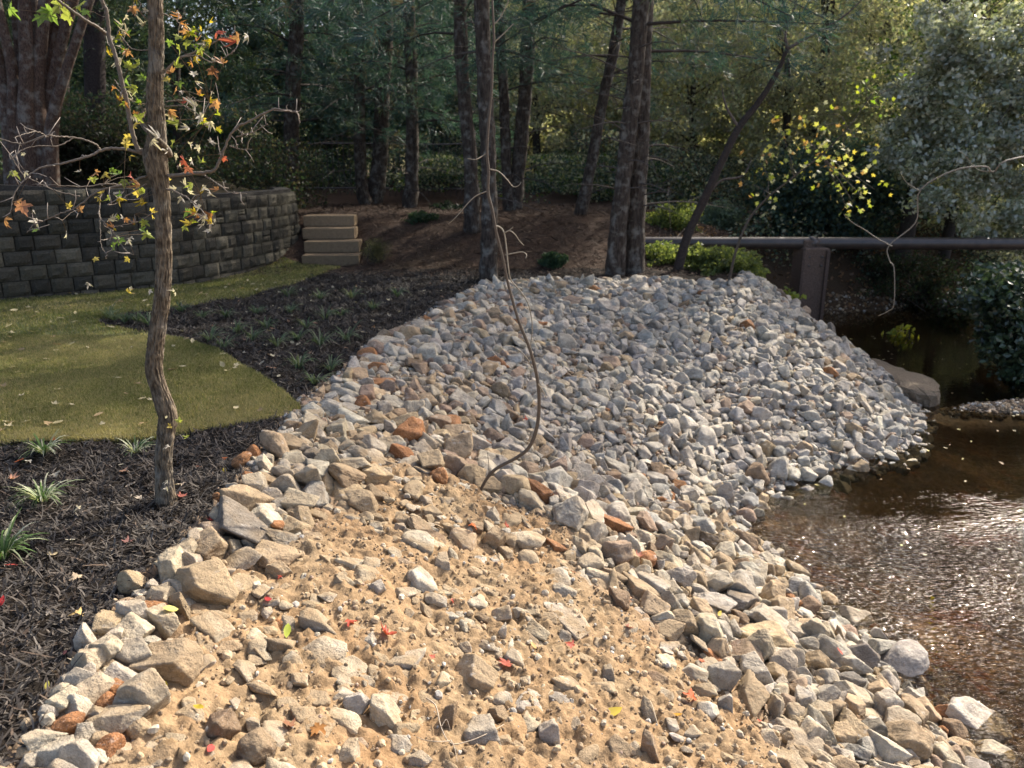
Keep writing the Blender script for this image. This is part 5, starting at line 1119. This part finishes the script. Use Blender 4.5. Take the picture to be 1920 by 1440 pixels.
ML_ = [(5, 1142, 28, 9, (.38, .03, .03), 'oval wine red leaf at the picture edge on the mulch'), (22, 1067, 24, 9, (.36, .06, .05), 'red oval leaf beside the dark liriope clump'), (397, 984, 16, 0, (.36, .05, .04), 'small red leaf between the mulch and the flat boulders'), (145, 1168, 44, 1, (.55, .38, .16), 'golden tan maple leaf beside the pale upright stone'), (152, 970, 24, 3, (.55, .47, .3), 'cream leaf beside the large liriope clump'), (134, 1022, 18, 9, (.6, .55, .42), 'white oval leaf on the open mulch'), (100, 1048, 36, 9, (.48, .38, .22), 'long pale curled leaf on the open mulch'), (145, 1091, 32, 4, (.55, .42, .28), 'pale pink maple leaf in the middle of the mulch'), (92, 1158, 18, 5, (.5, .42, .33), 'small whitish leaf on the mulch'), (90, 1295, 20, 9, (.45, .4, .08), 'small yellow oval leaf low on the mulch'), (58, 1391, 16, 9, (.45, .42, .12), 'tiny yellow leaf at the foot of the mulch'), (275, 997, 22, 6, (.5, .42, .3), 'buff leaf in the shadow of the maple'), (242, 1025, 30, 2, (.25, .12, .10), 'brown maple leaf on the mulch near the boulders'), (125, 1240, 14, 9, (.32, .12, .10), 'tiny brown-red leaf by the upright stone'), (145, 1252, 26, 7, (.5, .42, .3), 'curled buff leaf below the upright stone'),
 (22, 902, 26, 0, (.48, .25, .16), 'salmon leaf between the two striped clumps'), (38, 872, 18, 9, (.5, .12, .03), 'orange-red leaf touching the first striped clump'), (57, 873, 18, 1, (.6, .55, .45), 'white leaf beside the first striped clump'), (108, 895, 24, 3, (.55, .48, .35), 'cream leaf above the large striped clump'), (232, 892, 24, 4, (.5, .28, .18), 'peach leaf on the mulch before the maple trunk'), (228, 875, 14, 9, (.6, .55, .45), 'small white leaf before the maple trunk'), (245, 912, 26, 9, (.5, .42, .33), 'folded pale leaf before the maple trunk'), (345, 915, 30, 5, (.5, .4, .3), 'pale crumpled leaf just past the maple trunk'), (340, 938, 26, 6, (.32, .10, .07), 'dark red leaf at the foot of the maple'), (422, 887, 16, 9, YEL, 'yellow leaf beside the rusty stones'), (375, 880, 16, 0, (.3, .13, .08), 'brown leaf on the mulch beyond the maple'), (265, 940, 24, 7, (.5, .42, .33), 'pale leaf at the shaded foot of the maple'), (425, 868, 14, 3, (.5, .15, .05), 'small orange leaf by the rusty stones'), (100, 835, 18, 1, (.45, .12, .04), 'orange leaf on the lawn edge above the striped clump')]
for (px, py, wd, sh, c, lb) in ML_:
    q = at_z(px, py, 0); leaf_on(q[0], q[1], wd / FPX * q[1] * 1.1, c, sh, lb, 'fallen leaves on the near mulch', .012)
P = samp(125, -6.5, -1, 4.2, 10.5, lambda x, y: inside(x, y, LAWN) & (project(np.stack([x, y, 0 * x], -1))[0] > 2))
def strewn(P, cols, cnames, ovals, sizes, zones, group, lift):
    out = []
    for x, y in P:
        c = int(rng.integers(len(cols))); sh = int(rng.choice(ovals)); sz = rng.uniform(*sizes); px, py, _ = project([x, y, 0]); out.append((float(py[0]), x, y, c, sh, sz, f"{cnames[c]} {'oval' if sh == 9 else 'lobed'} leaf {zones(float(px[0]), float(py[0]))}"))
    out.sort(reverse=True); tot = {}; num = {}
    for o in out: tot[o[6]] = tot.get(o[6], 0) + 1
    for py, x, y, c, sh, sz, lb in out:
        num[lb] = num.get(lb, 0) + 1
        leaf_on(x, y, sz, cols[c], sh, lb if tot[lb] == 1 else lb + ', ' + ORD[min(num[lb], 20) - 1] + ' up', group, lift)
strewn(P, [(.45, .38, .2), (.50, .43, .26), (.38, .27, .14)], ['straw-coloured', 'cream', 'tan-brown'], [9, 9, 2, 5], (.05, .085),
       lambda px, py: ('on the lawn beyond the maple trunk' if px > 310 else ('on the open lawn beside the maple' if px > 150 else 'on the lawn at the picture edge')) if py > 610 else ('on the grass near the block wall' if px < 200 else 'on the narrow grass between wall and dark bed'), 'leaves strewn over the lawn', .042)
for (px, py, c, lb) in ((112, 650, (.5, .24, .1), 'larger orange-brown leaf on the lawn'), (325, 698, (.32, .2, .14), 'brownish leaf on the lawn just past the maple trunk')):
    q = at_z(px, py, 0); leaf_on(q[0], q[1], .10, c, 2, lb, 'leaves strewn over the lawn', .03)
P = samp(115, -4, .2, 5.2, 10.8, mulch_ok)
strewn(P, [(.36, .32, .24), (.45, .40, .28), (.34, .2, .13)], ['greyish', 'buff', 'rusty'], [9, 9, 4, 6], (.04, .07),
       lambda px, py: ('on the dark bed by the lawn curve' if px < 560 else 'on the dark bed beside the stones') if py > 610 else ('in the pointed end of the dark bed' if px < 420 else ('in the middle of the dark bed' if px < 640 else 'on the dark bed below the pines')), 'leaves scattered over the dark bed', .014)
# leaf litter on the shaded far bank and floating on the pool
P = np.vstack([samp(2500, 2.5, 12, 12.4, 20, lambda x, y: sdist(x, y, WATER) > .05), samp(900, 9, 13, 5, 14, lambda x, y: sdist(x, y, WATER) > .05)])
mb = MB(); scatter(mb, OV, np.column_stack([P, height(P[:, 0], P[:, 1]) + .03]), rng.uniform(.06, .12, len(P)), rand_rot(len(P)), pick([(.16, .09, .05), (.22, .13, .07), (.10, .07, .05)], len(P)), tris=OVT)
setp(mb.build('leaf_litter', M_DEAD), 'brown leaf litter on the shaded far bank', 'leaf litter', kind='stuff')
P = samp(150, 2.2, 8, 4.5, 12.5, lambda x, y: sdist(x, y, WATER) < -.12)
mb = MB(); Mz = np.tile(np.eye(3), (len(P), 1, 1)); a = rng.uniform(0, 6.28, len(P)); Mz[:, 0, 0] = np.cos(a); Mz[:, 0, 1] = -np.sin(a); Mz[:, 1, 0] = np.sin(a); Mz[:, 1, 1] = np.cos(a)
scatter(mb, OV * np.array([1, 1, .3]), np.column_stack([P, np.full(len(P), WZ + .003)]), rng.uniform(.025, .05, len(P)), Mz, pick([(.38, .32, .18), (.42, .36, .12), (.3, .2, .1)], len(P)), tris=OVT)
setp(mb.build('floating_leaves', M_DEAD), 'small pale leaves floating on the dark pool', 'leaves', kind='stuff')
q = at_z(1748, 1121, WZ); leaf_on(q[0], q[1], .05, YEL, 9, 'single bright yellow leaf floating in the sparkling shallows', 'leaves on the water', z=WZ + .004)
